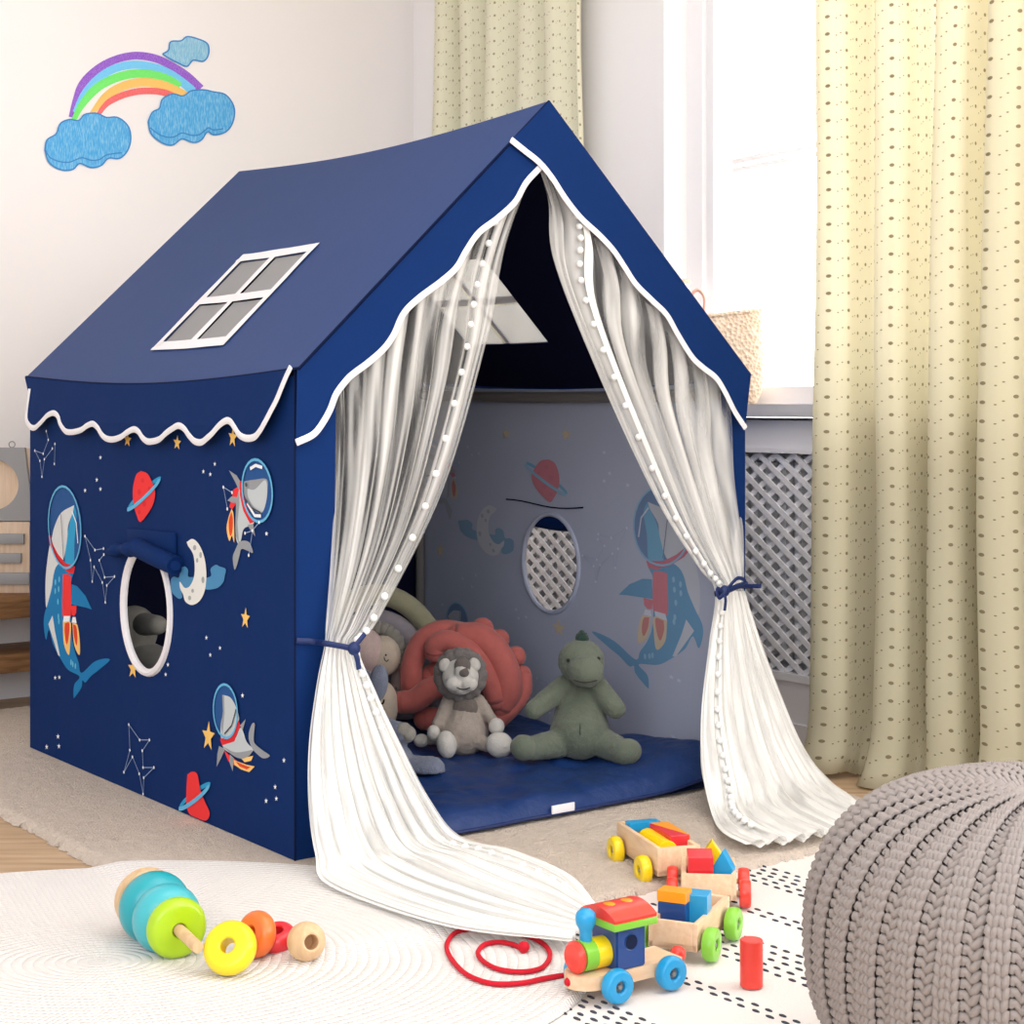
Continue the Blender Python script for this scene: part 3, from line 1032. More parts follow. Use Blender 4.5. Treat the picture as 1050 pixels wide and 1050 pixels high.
planet(q([(150, 133), (190, 150), (220, 210), (235, 270), (215, 350), (150, 438), (125, 400), (105, 330), (102, 240), (120, 160)]), 148.7, 506.5, 16.4, -15.5, 1.6, 3.2, .008)
for (x, y, r) in ((160, 190, 10), (140, 260, 12), (200, 240, 9), (170, 330, 12), (140, 380, 9)): P('red', cr(120, 460, 5.833, oval(x, y, r, r * 1.5, 0, 12)))
q = lambda pts: cr(120, 660, 4.773, pts)
planet(q([(350, 640), (375, 625), (400, 640), (415, 720), (440, 780), (460, 830), (440, 865), (380, 850), (350, 810), (345, 740)]), 200.5, 816.5, 15.2, -12, 2, 3.4, .008)
# stars
for (x, y, r) in ((132, 451, 8), (183, 454, 8), (240, 448.5, 11), (253, 634, 11.5), (137.7, 685.7, 10.5), (34.9, 688.6, 9), (215, 755, 16)): P('star', star(x, y, r, .52 if x < 210 else .42))
for (x, y) in ((295, 242), (282, 322), (295, 355), (240, 360), (706, 265), (665, 292), (690, 302), (893, 515), (676, 888), (725, 925), (690, 950), (507, 1003), (538, 985), (530, 1020), (133, 1032), (148, 1030)):
    P('white', star(20 + x / 3.5, 400 + y / 3.5, 2.6, .62, 0, .4))
for (x, y) in ((622, 253), (825, 570), (782, 700), (738, 768), (788, 757)): P('white', star(120 + x / 4.773, 660 + y / 4.773, 3, .62, 0, .4))
for (x, y) in ((183, 165), (148, 197), (186, 195)): P('white', star(x / 3, 700 + y / 3, 3, .62, 0, .4))


def constel(pts, links):
    for a, b_ in links: STROKES.append(('line', [pts[a], pts[b_]], .0016))
    for (x, y) in pts: DOTS.append(('white', x, y, .0032))


c1 = cr(20, 460, 6.5625, [(453, 588), (520, 682), (578, 672), (580, 712), (550, 750), (585, 865), (652, 860), (600, 920), (590, 1033), (570, 900), (515, 795), (502, 893), (490, 750)])
constel(c1, [(i, (i + 1) % 13) for i in range(13) if i != 2])
c2 = cr(120, 660, 4.773, [(67, 395), (120, 470), (168, 470), (133, 523), (137, 605), (190, 605), (140, 655), (137, 735), (118, 635), (85, 553), (43, 628), (72, 520)])
constel(c2, [(i, (i + 1) % 12) for i in range(12)])
c3 = cr(0, 440, 9.545, [(470, 20), (490, 105), (440, 240), (358, 210), (408, 310), (428, 465), (452, 295), (530, 190), (555, 145), (550, 340)])
constel(c3, [(0, 1), (1, 2), (2, 3), (3, 4), (4, 5), (5, 6), (6, 7), (8, 9)])
c4 = cr(120, 460, 5.833, [(648, 230), (700, 262), (672, 360), (862, 440), (822, 490), (778, 505), (800, 637), (905, 508)])
constel(c4, [(0, 1), (0, 2), (3, 4), (4, 5), (4, 6)])


def stroke_quads(pts2, w):
    n = len(pts2)
    L = []; R = []
    for i in range(n):
        a = Vector(pts2[max(i - 1, 0)]); b_ = Vector(pts2[min(i + 1, n - 1)])
        d = (b_ - a)
        if d.length < 1e-9: d = Vector((1, 0))
        d.normalize(); k = Vector((-d.y, d.x)) * w / 2
        p = Vector(pts2[i]); L.append(p + k); R.append(p - k)
    return [[L[i], R[i], R[i + 1], L[i + 1]] for i in range(n - 1)]


LVZ = {}


def vz(p):
    r = Lpx(p[0], p[1], 0.0)
    return (r.y, r.z)


def prints(mb, place, base, clip):
    """place((v,z), layer) -> tent point; base = material index of first print colour"""
    lay = 1
    for (c, pts, w) in STROKES:
        if c[0] == '!':
            for qd in stroke_quads([vz(p) for p in pts], w):
                if clip(qd): mb.flat([(a.x, a.y) for a in qd], lambda p: place(p, .5), base + pk.index(c[1:]))
    for i, (c, pts) in enumerate(PR):
        pp = [vz(p) for p in pts]
        if clip(pp): mb.flat(pp, lambda p: place(p, 1 + .03 * i), base + pk.index(c))
    top = 1 + .03 * len(PR) + .5
    for (c, pts, w) in STROKES:
        if c[0] == '!': continue
        for qd in stroke_quads([vz(p) for p in pts], w):
            if clip(qd): mb.flat([(a.x, a.y) for a in qd], lambda p: place(p, top), base + pk.index(c))
    for (c, x, y, r) in DOTS:
        o_ = vz((x, y)); pp = [(o_[0] + r * math.cos(a), o_[1] + r * math.sin(a)) for a in [2 * PI * k / 8 for k in range(8)]]
        if clip(pp): mb.flat(pp, lambda p: place(p, top + .3), base + pk.index(c))


def holed_wall(mb, u, outer, hole, mi):
    b = bmesh.new()
    def lp(Pp):
        vv = [b.verts.new((u, p[0], p[1])) for p in Pp]
        return [b.edges.new((vv[i], vv[(i + 1) % len(vv)])) for i in range(len(vv))]
    bmesh.ops.triangle_fill(b, edges=lp(outer) + lp(hole), use_beauty=True)
    mb.bm(b, mi)


WT = HE - .012
OVL = (0.59, 0.375, 0.112, 0.128)
OVR = (0.655, 0.402, 0.108, 0.118)


def hole_pts(o, n=48, g=1.0): return [(o[0] + o[2] * g * math.cos(a), o[1] + o[3] * g * math.sin(a) * (1 if math.sin(a) > 0 else 1.0)) for a in [2 * PI * i / n for i in range(n)]]


rect = [(0, 0), (D, 0), (D, WT - .0), (D * .75, WT - .012), (D / 2, WT - .016), (D * .25, WT - .012), (0, WT)]
# left panel
mb = MB()
holed_wall(mb, 0.0, rect, hole_pts(OVL), 0)
holed_wall(mb, 0.004, rect, hole_pts(OVL), 1)
prints(mb, lambda p, k: Vector((-.0009 * k, p[0], max(p[1], .003))), 2, lambda pp: all(0 < a[0] < D and -0.03 < a[1] < WT for a in pp))
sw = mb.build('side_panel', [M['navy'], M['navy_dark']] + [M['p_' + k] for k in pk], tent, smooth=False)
tag(sw, 'left side panel printed with sharks, planets and stars')
mb = MB(); mb.tube([Vector((-.001, a, b_)) for a, b_ in hole_pts(OVL, 48, .98)], .008, 8, closed=True, flat=1.0)
mb.build('window_binding', M['white_trim'], sw)
mb = MB()
A = Lpx(112, 566, -.014); B = Lpx(148, 566, -.02); C_ = Lpx(180, 580, -.016)
fl1 = crom([A, (A + B) / 2 + Vector((0, 0, .006)), B], 14)
mb.tube(fl1, [.008 + .006 * math.sin(i * .6) ** 2 + .004 * i / 13 for i in range(14)], 12)
fl2 = crom([Lpx(140, 561, -.02), Lpx(160, 571, -.022), C_], 12)
mb.tube(fl2, .019, 14)
mb.tube([fl2[-1] + Vector((-.002, -.003, 0)), fl2[-1] + Vector((-.003, -.006, 0))], .010, 10)
mb.box(Lpx(155, 557, -.004), (.006, .22, .05), .002, rot=Matrix.Rotation(-.02, 4, 'X'))
mb.build('rolled_flap', M['navy'], sw)
# right panel, its pale reverse seen through the opening
mb = MB()
holed_wall(mb, W, rect, hole_pts(OVR), 0)
holed_wall(mb, W - .004, rect, hole_pts(OVR), 1)


def rplace(p, k): return Vector((W - .004 - .0007 * k, .035 + 1.045 * (D - p[0]), p[1]))


def rclip(pp):
    for a in pp:
        v = .035 + 1.045 * (D - a[0])
        if not (0 < v < D and .004 < a[1] < WT - .02): return False
        if ((v - OVR[0]) / OVR[2]) ** 2 + ((a[1] - OVR[1]) / OVR[3]) ** 2 < 1.05: return False
    return True


prints(mb, rplace, 2, rclip)
rw = mb.build('side_panel', [M['navy'], M['lining']] + [M['q_' + k] for k in pk], tent, smooth=False)
tag(rw, 'right side panel, its pale grey reverse showing the print faintly')
mb = MB(); mb.tube([Vector((W - .004, a, b_)) for a, b_ in hole_pts(OVR, 48, 1.0)], .006, 8, closed=True)
mb.build('window_binding', M['lining'], rw)
mb = MB(); z_ = OVR[1] + OVR[3] + .012
mb.tube([Vector((W - .0065, .53 + .30 * i / 10, z_ + .01 - .006 * math.sin(i * .5))) for i in range(11)], .0016, 6)
mb.build('stitched_seam', M['seam'], rw)
mb = MB()
mb.tube(crom([Vector((W + .02, .52, z_ - .022)), Vector((W + .022, .655, z_ - .030)), Vector((W + .02, .79, z_ - .022))], 12), .024, 12)
mb.build('rolled_flap', M['navy'], rw)

# roof


def sag(a): return 0.022 * math.sin(PI * max(0, min(1, a)))


def roof_pt(side, a, b, off=0.0):
    v = -.018 + a * (D + .03)
    s_ = (HR - HE); h = W / 2 + .004
    L_ = math.hypot(s_, h)
    nx, nz = -s_ / L_, h / L_
    u = -.004 + b * h + nx * off
    z = HE + s_ * b - sag(a) * (.55 + .45 * abs(2 * b - 1)) + nz * off
    if side: u = W - .009 * (1 - b) - u
    return Vector((u, v, z))


rn = UX * (-(HR - HE)) + Vector((0, 0, W / 2))
ab = []
for (px, py) in ((254, 262), (333, 251), (225, 355), (152.4, 358)):
    p = W2T(on_plane(px, py, T2W(0, 0, HE - .012), rn))
    ab.append(((p.y + .018) / (D + .03), (p.x + .004) / (W / 2 + .004)))
a0 = (ab[1][0] + ab[2][0]) / 2; a1 = (ab[0][0] + ab[3][0]) / 2; b0 = (ab[2][1] + ab[3][1]) / 2; b1 = (ab[0][1] + ab[1][1]) / 2
rn2 = UX * (HR - HE) + Vector((0, 0, W / 2))
ab2 = []
for (px, py) in ((494, 262), (566, 347)):
    p = W2T(on_plane(px, py, T2W(W, 0, HE - .012), rn2))
    ab2.append(((p.y + .018) / (D + .03), (W - .005 - p.x + .004) / (W / 2 + .004)))
SK0 = (a0, a1, b0, b1)
ar = (ab2[0][0] + ab2[1][0]) / 2
SK1 = (ar, ar + a1 - a0, ab2[1][1], ab2[0][1])


def lines(lo, hi, n):
    x = sorted(set([i / n for i in range(n + 1) if abs(i / n - lo) > .012 and abs(i / n - hi) > .012] + [lo, hi]))
    return x


M['pane'] = bpy.data.materials.new('grey_mesh_pane'); M['pane'].use_nodes = True
n = M['pane'].node_tree.nodes; l = M['pane'].node_tree.links
b_ = n['Principled BSDF']; b_.inputs['Base Color'].default_value = lin((236, 236, 238)); b_.inputs['Roughness'].default_value = .5
tr = n.new('ShaderNodeBsdfTransparent'); mx = n.new('ShaderNodeMixShader'); mx.inputs[0].default_value = .45
tl = n.new('ShaderNodeBsdfTranslucent'); tl.inputs['Color'].default_value = lin((225, 226, 230)); m3 = n.new('ShaderNodeMixShader'); m3.inputs[0].default_value = .42
mx.inputs[0].default_value = .60
l.new(b_.outputs[0], m3.inputs[1]); l.new(tl.outputs[0], m3.inputs[2])
l.new(tr.outputs[0], mx.inputs[1]); l.new(m3.outputs[0], mx.inputs[2]); l.new(mx.outputs[0], n['Material Output'].inputs['Surface'])
roofs = []
for side in (0, 1):
    SK = SK0 if side == 0 else SK1
    mb = MB()
    SKO = SK; SK = (SK[0] + .018, SK[1] - .018, SK[2] + .034, SK[3] - .034) if side == 0 else SK
    if side: SKO = (SK[0] - .018, SK[1] + .018, SK[2] - .034, SK[3] + .034)
    al = lines(SK[0], SK[1], 30); bl = lines(SK[2], SK[3], 24)
    for (off, mi) in ((0.0, 0), (-.004, 1)):
        vs = [roof_pt(side, a, b, off) for b in bl for a in al]
        fs = []
        for j in range(len(bl) - 1):
            for i in range(len(al) - 1):
                ca, cb = (al[i] + al[i + 1]) / 2, (bl[j] + bl[j + 1]) / 2
                if SK[0] < ca < SK[1] and SK[2] < cb < SK[3]: continue
                k = j * len(al) + i
                fs.append((k, k + 1, k + 1 + len(al), k + len(al)))
        mb.add(vs, fs, mi)
    rf = mb.build('roof_slope', [M['navy_toplit'], M['navy_dark']], tent, angle=60)
    tag(rf, ('left' if side == 0 else 'right') + ' roof slope')
    roofs.append(rf)
    # skylight
    def bar(mb, x0, x1, y0, y1):
        for off in (.003,):
            mb.sheet(8, 8, lambda u, v: roof_pt(side, x0 + (x1 - x0) * u, y0 + (y1 - y0) * v, .003 + .0015 * N3(u * 3 + x0 * 9, v * 3)))
    mb = MB()
    wa = .018; wb = .034
    A0, A1, B0, B1 = SKO
    am, bmid = (A0 + A1) / 2, (B0 + B1) / 2
    bar(mb, A0, A0 + wa, B0, B1); bar(mb, A1 - wa, A1, B0, B1); bar(mb, A0, A1, B0, B0 + wb); bar(mb, A0, A1, B1 - wb, B1)
    bar(mb, am - wa / 2, am + wa / 2, B0, B1); bar(mb, A0, A1, bmid - wb * .45, bmid + wb * .45)
    sk = mb.build('skylight_frame', M['white_trim'], rf, angle=60)
    for (x0, x1) in ((A0 + wa, am - wa / 2), (am + wa / 2, A1 - wa)):
        for (y0, y1) in ((B0 + wb, bmid - wb * .45), (bmid + wb * .45, B1 - wb)):
            mb = MB(); mb.sheet(6, 6, lambda u, v: roof_pt(side, x0 + (x1 - x0) * u, y0 + (y1 - y0) * v, -.001))
            mb.build('mesh_pane', M['pane'], rf, angle=60)

# dark seam lines along ridge, eave and the front roof edge
mb = MB()
mb.tube([roof_pt(0, a / 20, 0, .001) for a in range(21)], .0022, 6)
mb.tube([roof_pt(0, 0, b / 20, .000) + Vector((0, -.002, 0)) for b in range(21)], .0022, 6)
mb.tube([roof_pt(1, 0, b / 20, .000) + Vector((0, -.002, 0)) for b in range(21)], .0022, 6)
mb.tube([Vector((0, -.001, .0)), Vector((0, -.001, HE))], .002, 6)
mb.build('seams', M['seam'], tent)

# scalloped valances
VAL = [(31.7, 400), (32, 428), (36, 438), (41, 440), (46, 436), (50, 431.7), (54, 427), (60, 425), (65, 429), (68, 437), (73, 443.5), (79, 444.5), (85, 443.5), (90, 441.7), (95, 438), (101, 436), (106, 440), (110, 446.7), (115, 451), (122, 452), (130, 449.5), (136, 445), (143, 441.7), (148, 444), (152, 450), (157, 454), (163, 454), (170, 451.7), (176, 446), (182, 441.7), (189, 438), (195, 441), (200, 448), (206, 454), (213, 455), (219, 450.5), (224, 446), (231, 438), (238, 433), (243, 434.5), (247, 440), (252, 447.5), (259, 451), (267, 450), (272, 445), (277, 436.7), (283, 422), (287, 412), (291, 398), (294, 388), (297.5, 378)]


def val_panel(side):
    pts = []
    for (px, py) in VAL:
        p = Lpx(px, py, -.010); pts.append((p.y, p.z))
    tr_ = [(p.x, p.y) for p in crom([(a, b_, 0) for a, b_ in pts], 220)]
    top = []
    for i in range(31):
        q_ = roof_pt(0, i / 30, 0, 0); top.append((q_.y, q_.z))
    poly = tr_[1:-1] + top          # trim runs from the far end to the near end, then back along the eave
    mb = MB()
    us = (-.006, -.008) if not side else (W + .006, W + .008)
    bow = lambda z: (-.014 if not side else .014) * max(0, min(1, (HE - z) / .10)) ** 1.0
    mb.prism(poly, lambda p, d: Vector((d + bow(p[1]), p[0], p[1])), us[0], us[1])
    o = mb.build('eave_valance', M['navy'], tent, smooth=False)
    mb = MB()
    mb.tube([Vector((us[1] + bow(p[1]) + (-.001 if not side else .001), p[0], p[1] + .003)) for p in tr_], .0064, 8, flat=.35, up=(1, 0, 0))
    mb.build('white_trim', M['white_trim'], o)


val_panel(0); val_panel(1)
LB = [(552.9, 172.9), (538.6, 188.6), (527, 208.6), (508.6, 225.7), (490, 240), (477, 258.6), (467, 275.7), (451.4, 290), (428.6, 307), (412.9, 322.9), (402.9, 344.3), (392.9, 358.6), (377, 372.9), (362, 384), (354.5, 391), (344, 405), (337.7, 421), (329.3, 436), (319.9, 447), (303, 455)]
RB = [(523, 144.5), (537, 155.7), (552.9, 168.6), (565.7, 184.3), (578.6, 204.3), (594.3, 224.3), (614.3, 242.9), (628.6, 258.6), (640, 275.7), (651.4, 292.9), (668.6, 310), (682.9, 324.3), (694.3, 344.3), (708.6, 367), (720, 378), (733.3, 388.6), (742.9, 403.8), (752.4, 422.9), (763.5, 440)]


def band(P_, v, edge, name):
    pts = [Fpx(px, py, v) for px, py in P_]
    tr_ = crom([(p.x, p.z, 0) for p in pts], 120)
    poly = [(p.x, p.y) for p in tr_] + edge
    mb = MB()
    mb.prism(poly, lambda p, d: Vector((p[0], d, p[1])), v, v - .002)
    o = mb.build('gable_valance', M['navy'], tent, smooth=False)
    tag(o, name)
    mb = MB(); mb.tube([Vector((p.x, v - .003, p.y + .002)) for p in tr_], .0062, 8, flat=.35, up=(0, 1, 0))
    mb.build('white_trim', M['white_trim'], o)


eL = [(roof_pt(0, 0, b / 10).x, roof_pt(0, 0, b / 10).z) for b in range(0, 11)]
eR = [(roof_pt(1, 0, b / 10).x, roof_pt(1, 0, b / 10).z) for b in range(0, 11)]
pA = Fpx(523, 144.5, -.02)
# left band: trim apex->eave, then up along the left roof edge
apexcut = Fpx(545, 130, -.014)
band(LB, -.014, [(-.004, HE - .01)] + eL[:-1] + [(W / 2, HR - .03)], 'left half of the front gable valance')
eLtop = [(x, z) for (x, z) in eL if z > pA.z + .01]
band(RB, -.020, eR + list(reversed(eLtop[:-1] if eLtop and abs(eLtop[-1][0] - W / 2) < .01 else eLtop)), 'right half of the front gable valance, lapping over the left')

# front strips beside the opening
mb = MB()
s1 = Fpx(345, 500, 0).x; s2 = Fpx(327, 880, 0).x
for v in (0.0, .004):
    mb.add([Vector((0, v, 0)), Vector((s1 - .01, v, 0)), Vector((s1, v, HE + .02)), Vector((0, v, HE - .01))], [(0, 1, 2, 3)], 0)
tag(mb.build('front_panel', M['navy'], tent, smooth=False), 'left front strip')
mb = MB()
s1 = Fpx(738, 430, 0).x
for v in (0.0, .004):
    mb.add([Vector((W, v, 0)), Vector((W - .02, v, 0)), Vector((W - .03, v, .4)), Vector((s1, v, HE + .03)), Vector((W, v, HE - .01))], [(0, 1, 2, 3, 4)], 0)
tag(mb.build('front_panel', M['navy'], tent, smooth=False), 'right front strip')
# back
mb = MB()
for v, mi in ((D, 0), (D - .004, 1)):
    mb.add([Vector((0, v, 0)), Vector((W, v, 0)), Vector((W, v, HE)), Vector((W / 2, v, HR - .01)), Vector((0, v, HE))], [(0, 1, 2, 3, 4)], mi)
mb.build('back_panel', [M['navy'], M['navy_dark']], tent, smooth=False)  # inner face dark navy, shade inside the tent put into its colour
# ground sheet and frame poles
mb = MB(); mb.box((W / 2, D / 2, .003), (W - .012, D - .012, .006), .001); mb.build('ground_sheet', M['navy'], tent, smooth=False)
for (u, v) in ((.022, .022), (W - .022, .022), (.022, D - .03), (W - .028, D - .03)):
    mb = MB(); mb.tube([Vector((u, v, .006)), Vector((u, v, HE - .03))], .012, 14); mb.build('frame_pole', M['steel'], tent)
for u in (.022, W - .024):
    mb = MB(); mb.tube([Vector((u, .02 + (D - .05) * i / 10, HE - .040 - sag(i / 10) * .3)) for i in range(11)], .013, 14); mb.build('frame_rail', M['steel'], tent)
mb = MB(); mb.tube([Vector((W / 2, .02, HR - .06)), Vector((W / 2, D / 2, HR - .075)), Vector((W / 2, D - .02, HR - .06))], .012, 12); mb.build('ridge_pole', M['navy_dark'], tent)

# ---- net curtains
M['tulle'] = bpy.data.materials.new('white_net'); M['tulle'].use_nodes = True
n = M['tulle'].node_tree.nodes; l = M['tulle'].node_tree.links
b_ = n['Principled BSDF']; b_.inputs['Base Color'].default_value = lin((250, 249, 246)); b_.inputs['Roughness'].default_value = .8; b_.inputs['Specular IOR Level'].default_value = .1
tl = n.new('ShaderNodeBsdfTranslucent'); tl.inputs['Color'].default_value = lin((250, 249, 246))
m1 = n.new('ShaderNodeMixShader'); m1.inputs[0].default_value = .15
l.new(b_.outputs[0], m1.inputs[1]); l.new(tl.outputs[0], m1.inputs[2])
tr = n.new('ShaderNodeBsdfTransparent'); m2 = n.new('ShaderNodeMixShader')
uvn = n.new('ShaderNodeUVMap'); mp = n.new('ShaderNodeMapping'); mp.inputs['Scale'].default_value = (26, 1.6, 1)
x = n.new('ShaderNodeTexNoise'); x.inputs['Scale'].default_value = 1; x.inputs['Detail'].default_value = 2; x.inputs['Roughness'].default_value = .6
l.new(uvn.outputs[0], mp.inputs[0]); l.new(mp.outputs[0], x.inputs['Vector'])
mr = n.new('ShaderNodeMapRange'); mr.inputs['From Min'].default_value = .40; mr.inputs['From Max'].default_value = .68; mr.inputs['To Min'].default_value = .09; mr.inputs['To Max'].default_value = .86
l.new(x.outputs['Fac'], mr.inputs['Value']); sp_ = n.new('ShaderNodeSeparateXYZ'); l.new(uvn.outputs[0], sp_.inputs[0])
mr2 = n.new('ShaderNodeMapRange'); mr2.inputs['From Min'].default_value = .55; mr2.inputs['From Max'].default_value = 1.7; mr2.inputs['To Min'].default_value = 0; mr2.inputs['To Max'].default_value = .48
l.new(sp_.outputs[1], mr2.inputs['Value'])
ad = n.new('ShaderNodeMath'); ad.operation = 'ADD'; ad.use_clamp = True; l.new(mr.outputs['Result'], ad.inputs[0]); l.new(mr2.outputs['Result'], ad.inputs[1])
l.new(ad.outputs[0], m2.inputs[0])
l.new(tr.outputs[0], m2.inputs[1]); l.new(m1.outputs[0], m2.inputs[2]); l.new(m2.outputs[0], n['Material Output'].inputs['Surface'])


def pp3(e):
    px, py, mode = e
    if mode == 'f':
        p = on_floor(px, py, .034); return W2T(p)
    return Fpx(px, py, mode)


def sstep(a, b_, x):
    t = max(0, min(1, (x - a) / (b_ - a))); return t * t * (3 - 2 * t)


def net_curtain(O, I, tie, floor_i, npl, pomw, poms, label, seed, bulge=0.0):
    nk = len(O)
    NV = 26 * (nk - 1) // 3
    Oc = crom([pp3(e) for e in O], NV + 1); Ic = crom([pp3(e) for e in I], NV + 1)
    floorT = floor_i / (nk - 1); tieT = tie / (nk - 1)

    def f(w, t, ph=0.0, lift=0.0):
        j = min(int(t * NV), NV - 1); q_ = t * NV - j
        o_ = Oc[j].lerp(Oc[j + 1], q_); i_ = Ic[j].lerp(Ic[j + 1], q_)
        fl_ = sstep(floorT - .07, floorT + .05, t)
        width = (o_ - i_).length
        kk = (2.3 if t < tieT else 1.7) * (1 - fl_) + .9 * fl_
        wob = .5 * N3(w * 2.2 + seed, t * 1.3, ph)
        a = 2 * PI * npl * w + ph + wob * 2.5
        edge = min(1, min(w, 1 - w) * 12)
        w2 = w + edge * kk * math.sin(a) / (2 * PI * npl)
        p = o_.lerp(i_, max(0.0, min(1.0, w2)))
        amp = min(.016, width / npl * .30) * (1 + .8 * sstep(tieT, floorT, t)) * edge
        dv = amp * math.cos(a + .8)
        p.y += (-dv - lift) * (1 - fl_)
        p.z += (dv * .25 + .004 * N3(w * 6, t * 9 + seed) + lift) * fl_
        # loose, bellied cloth between tie and floor
        if bulge and t > .9:
            bb = (t - .9) / .1 * 4 * w * (1 - w) * bulge
            p.y -= bb
        pw = T2W(p.x, p.y, p.z)
        g = gz(pw.x, pw.y) - ZT + .003
        if p.z < g: p.z = g + lift * .2
        return p
    mb = MB()
    mb.sheet(npl * 14, NV, lambda u, v: f(u, v), uv=lambda u, v: (u, v * 2))
    mb.sheet(npl * 12, NV, lambda u, v: f(.02 + .95 * u, tieT + (1 - tieT) * v, 1.9, .004), uv=lambda u, v: (u + 3.3, v * 2 + 5))
    o = mb.build('net_curtain', M['tulle'], tent, angle=180)
    tag(o, label)
    mb = MB()
    mb.sheet(2, NV, lambda u, v: f(pomw - .006 + .012 * u, v * .985, 0, .0075))
    mb.build('trim_tape', M['pom'], o, angle=180)
    first = None
    for k in range(poms):
        t = .03 + (.94 - .03) * k / (poms - 1)
        p = f(pomw + (.012 if pomw > .5 else .012), t, 0, .0095)
        if first is None:
            mb = MB(); mb.ell((0, 0, 0), .0068, n=12)
            first = mb.build('pompom', M['pom'], o); c = first
        else:
            c = first.copy(); COL.objects.link(c); c.parent = o
        c.location = p
    return o


O = [(338, 380, .010), (343, 450, .006), (342, 520, .002), (338, 590, -.010), (334, 640, -.020), (333, 660, -.022), (325, 700, -.03), (317, 760, -.05), (316, 820, -.09), (323, 875, -.135), (338, 908, 'f'), (450, 948, 'f'), (585, 966, 'f')]
I = [(552, 160, .010), (519, 250, .006), (500, 345, .002), (455, 500, -.010), (390, 632, -.022), (368, 662, -.026), (384, 706, -.03), (412, 765, -.04), (441, 820, -.055), (472, 857, 'f'), (530, 873, 'f'), (585, 898, 'f'), (614, 930, 'f')]
cl_ = net_curtain(O, I, 5, 9.5, 9, .83, 46, 'left net curtain trimmed with pompoms, pooling far out on the floor', 1.3)
O = [(755, 420, .010), (757, 455, .008), (759, 500, .004), (762, 540, .0), (763, 572, -.012), (763, 590, -.02), (763, 606, -.024), (777, 650, -.035), (799, 710, -.06), (822, 765, -.11), (850, 799, 'f'), (871, 815, 'f'), (890, 832, 'f')]
I = [(548, 160, .010), (562, 205, .008), (568, 268, .004), (612, 380, .0), (672, 510, -.012), (715, 580, -.022), (733, 606, -.028), (727, 660, -.04), (719, 730, -.08), (720, 790, -.16), (730, 835, 'f'), (742, 855, 'f'), (765, 866, 'f')]
cr_ = net_curtain(O, I, 6, 9.8, 8, .86, 44, 'right net curtain trimmed with pompoms, its hem spread on the rug', 4.1, .05)

# ribbon ties
def ribbon(paths, parent, knot, label):
    mb = MB()
    for (pts, r) in paths:
        mb.tube(crom([Fpx(*p) for p in pts], 20), r, 8, flat=.45, up=(0, 1, 0))
    mb.ell(Fpx(*knot), (.012, .009, .012), n=12)
    return tag(mb.build('ribbon_tie', M['ribbon'], tent), label)


ribbon([([(304, 657, -.004), (322, 658, -.010), (335, 660, -.045), (352, 663, -.056), (364, 666, -.054)], .0052),
        ([(362, 665, -.058), (366, 660, -.062), (374, 650, -.058)], .0050), ([(362, 666, -.058), (366, 674, -.064), (368, 686, -.062)], .0050)],
       cl_, (363, 665, -.058), 'navy ribbon tie on the left curtain')
ribbon([([(733, 609, -.055), (745, 606, -.062), (757, 601, -.058), (766, 599, -.03)], .006), ([(752, 602, -.062), (765, 601, -.055), (780, 601, -.05)], .0045),
        ([(742, 606, -.064), (735, 604, -.068), (737, 613, -.070), (744, 608, -.066)], .004), ([(744, 606, -.064), (756, 593, -.066), (764, 597, -.064), (748, 605, -.066)], .004),
        ([(742, 607, -.066), (744, 615, -.070), (743, 626, -.068)], .004)], cr_, (743, 606, -.062), 'navy ribbon bow on the right curtain')

# ---- quilted mat inside (its own thing)
mt = thing('quilted_mat', 'padded navy quilted mat on the floor inside the tent', 'mat', T2W(W / 2, D / 2, .006), TA)
mb = MB()
mu0, mu1, mv0, mv1 = .05, W - .045, -.035, D - .06


def mattop(u, v):
    e = min(min(u, 1 - u) * (mu1 - mu0), min(v, 1 - v) * (mv1 - mv0))
    qu = abs(math.sin(u * PI * 5)); qv = abs(math.sin(v * PI * 6))
    h = .030 * min(1, e / .03) ** .5 + .004 * (qu * qv) ** .5 + (.008 * N3(u * 7, v * 9) + .012 * abs(N3(u * 13 + 3, v * 10)) - .002 + .005 * N3(u * 30, v * 18)) * min(1, e / .05)
    x = mu0 + (mu1 - mu0) * u; y = mv0 + (mv1 - mv0) * v + .012 * N3(u * 5, 3.3) * (1 - v)
    lift = .035 * math.exp(-((u - .97) / .14) ** 2 - ((v - .12) / .16) ** 2)
    return Vector((x - W / 2, y - D / 2, h + lift))


mb.sheet(150, 150, mattop)
mb.sheet(30, 30, lambda u, v: Vector((mattop(u, v).x, mattop(u, v).y, .0005)))
mb.build('quilt', M['navy_mat'], mt, angle=180)
mb = MB(); mb.tube([mattop(i / 60, 0) + Vector((0, -.001, .003)) for i in range(61)], .0035, 8)
mb.build('front_piping', M['white_trim'] if False else M['ribbon'], mt)
mb = MB()
q_ = W2T(on_floor(578, 831, .03)); cq = Vector((q_.x - W / 2, mv0 - D / 2 - .004, .012))
mb.box(cq, (.055, .003, .016), .0008); mb.build('care_label', M['white_trim'], mt)

# ================================================================== SOFT TOYS IN THE TENT
def plush(name, c, rough=0.95, b=0.9, sc=420):
    m = mat(name, c, rough, 0.05, b, sc, var=0.14, vscale=60, bdist=.0025, sheen=.25)
    return m


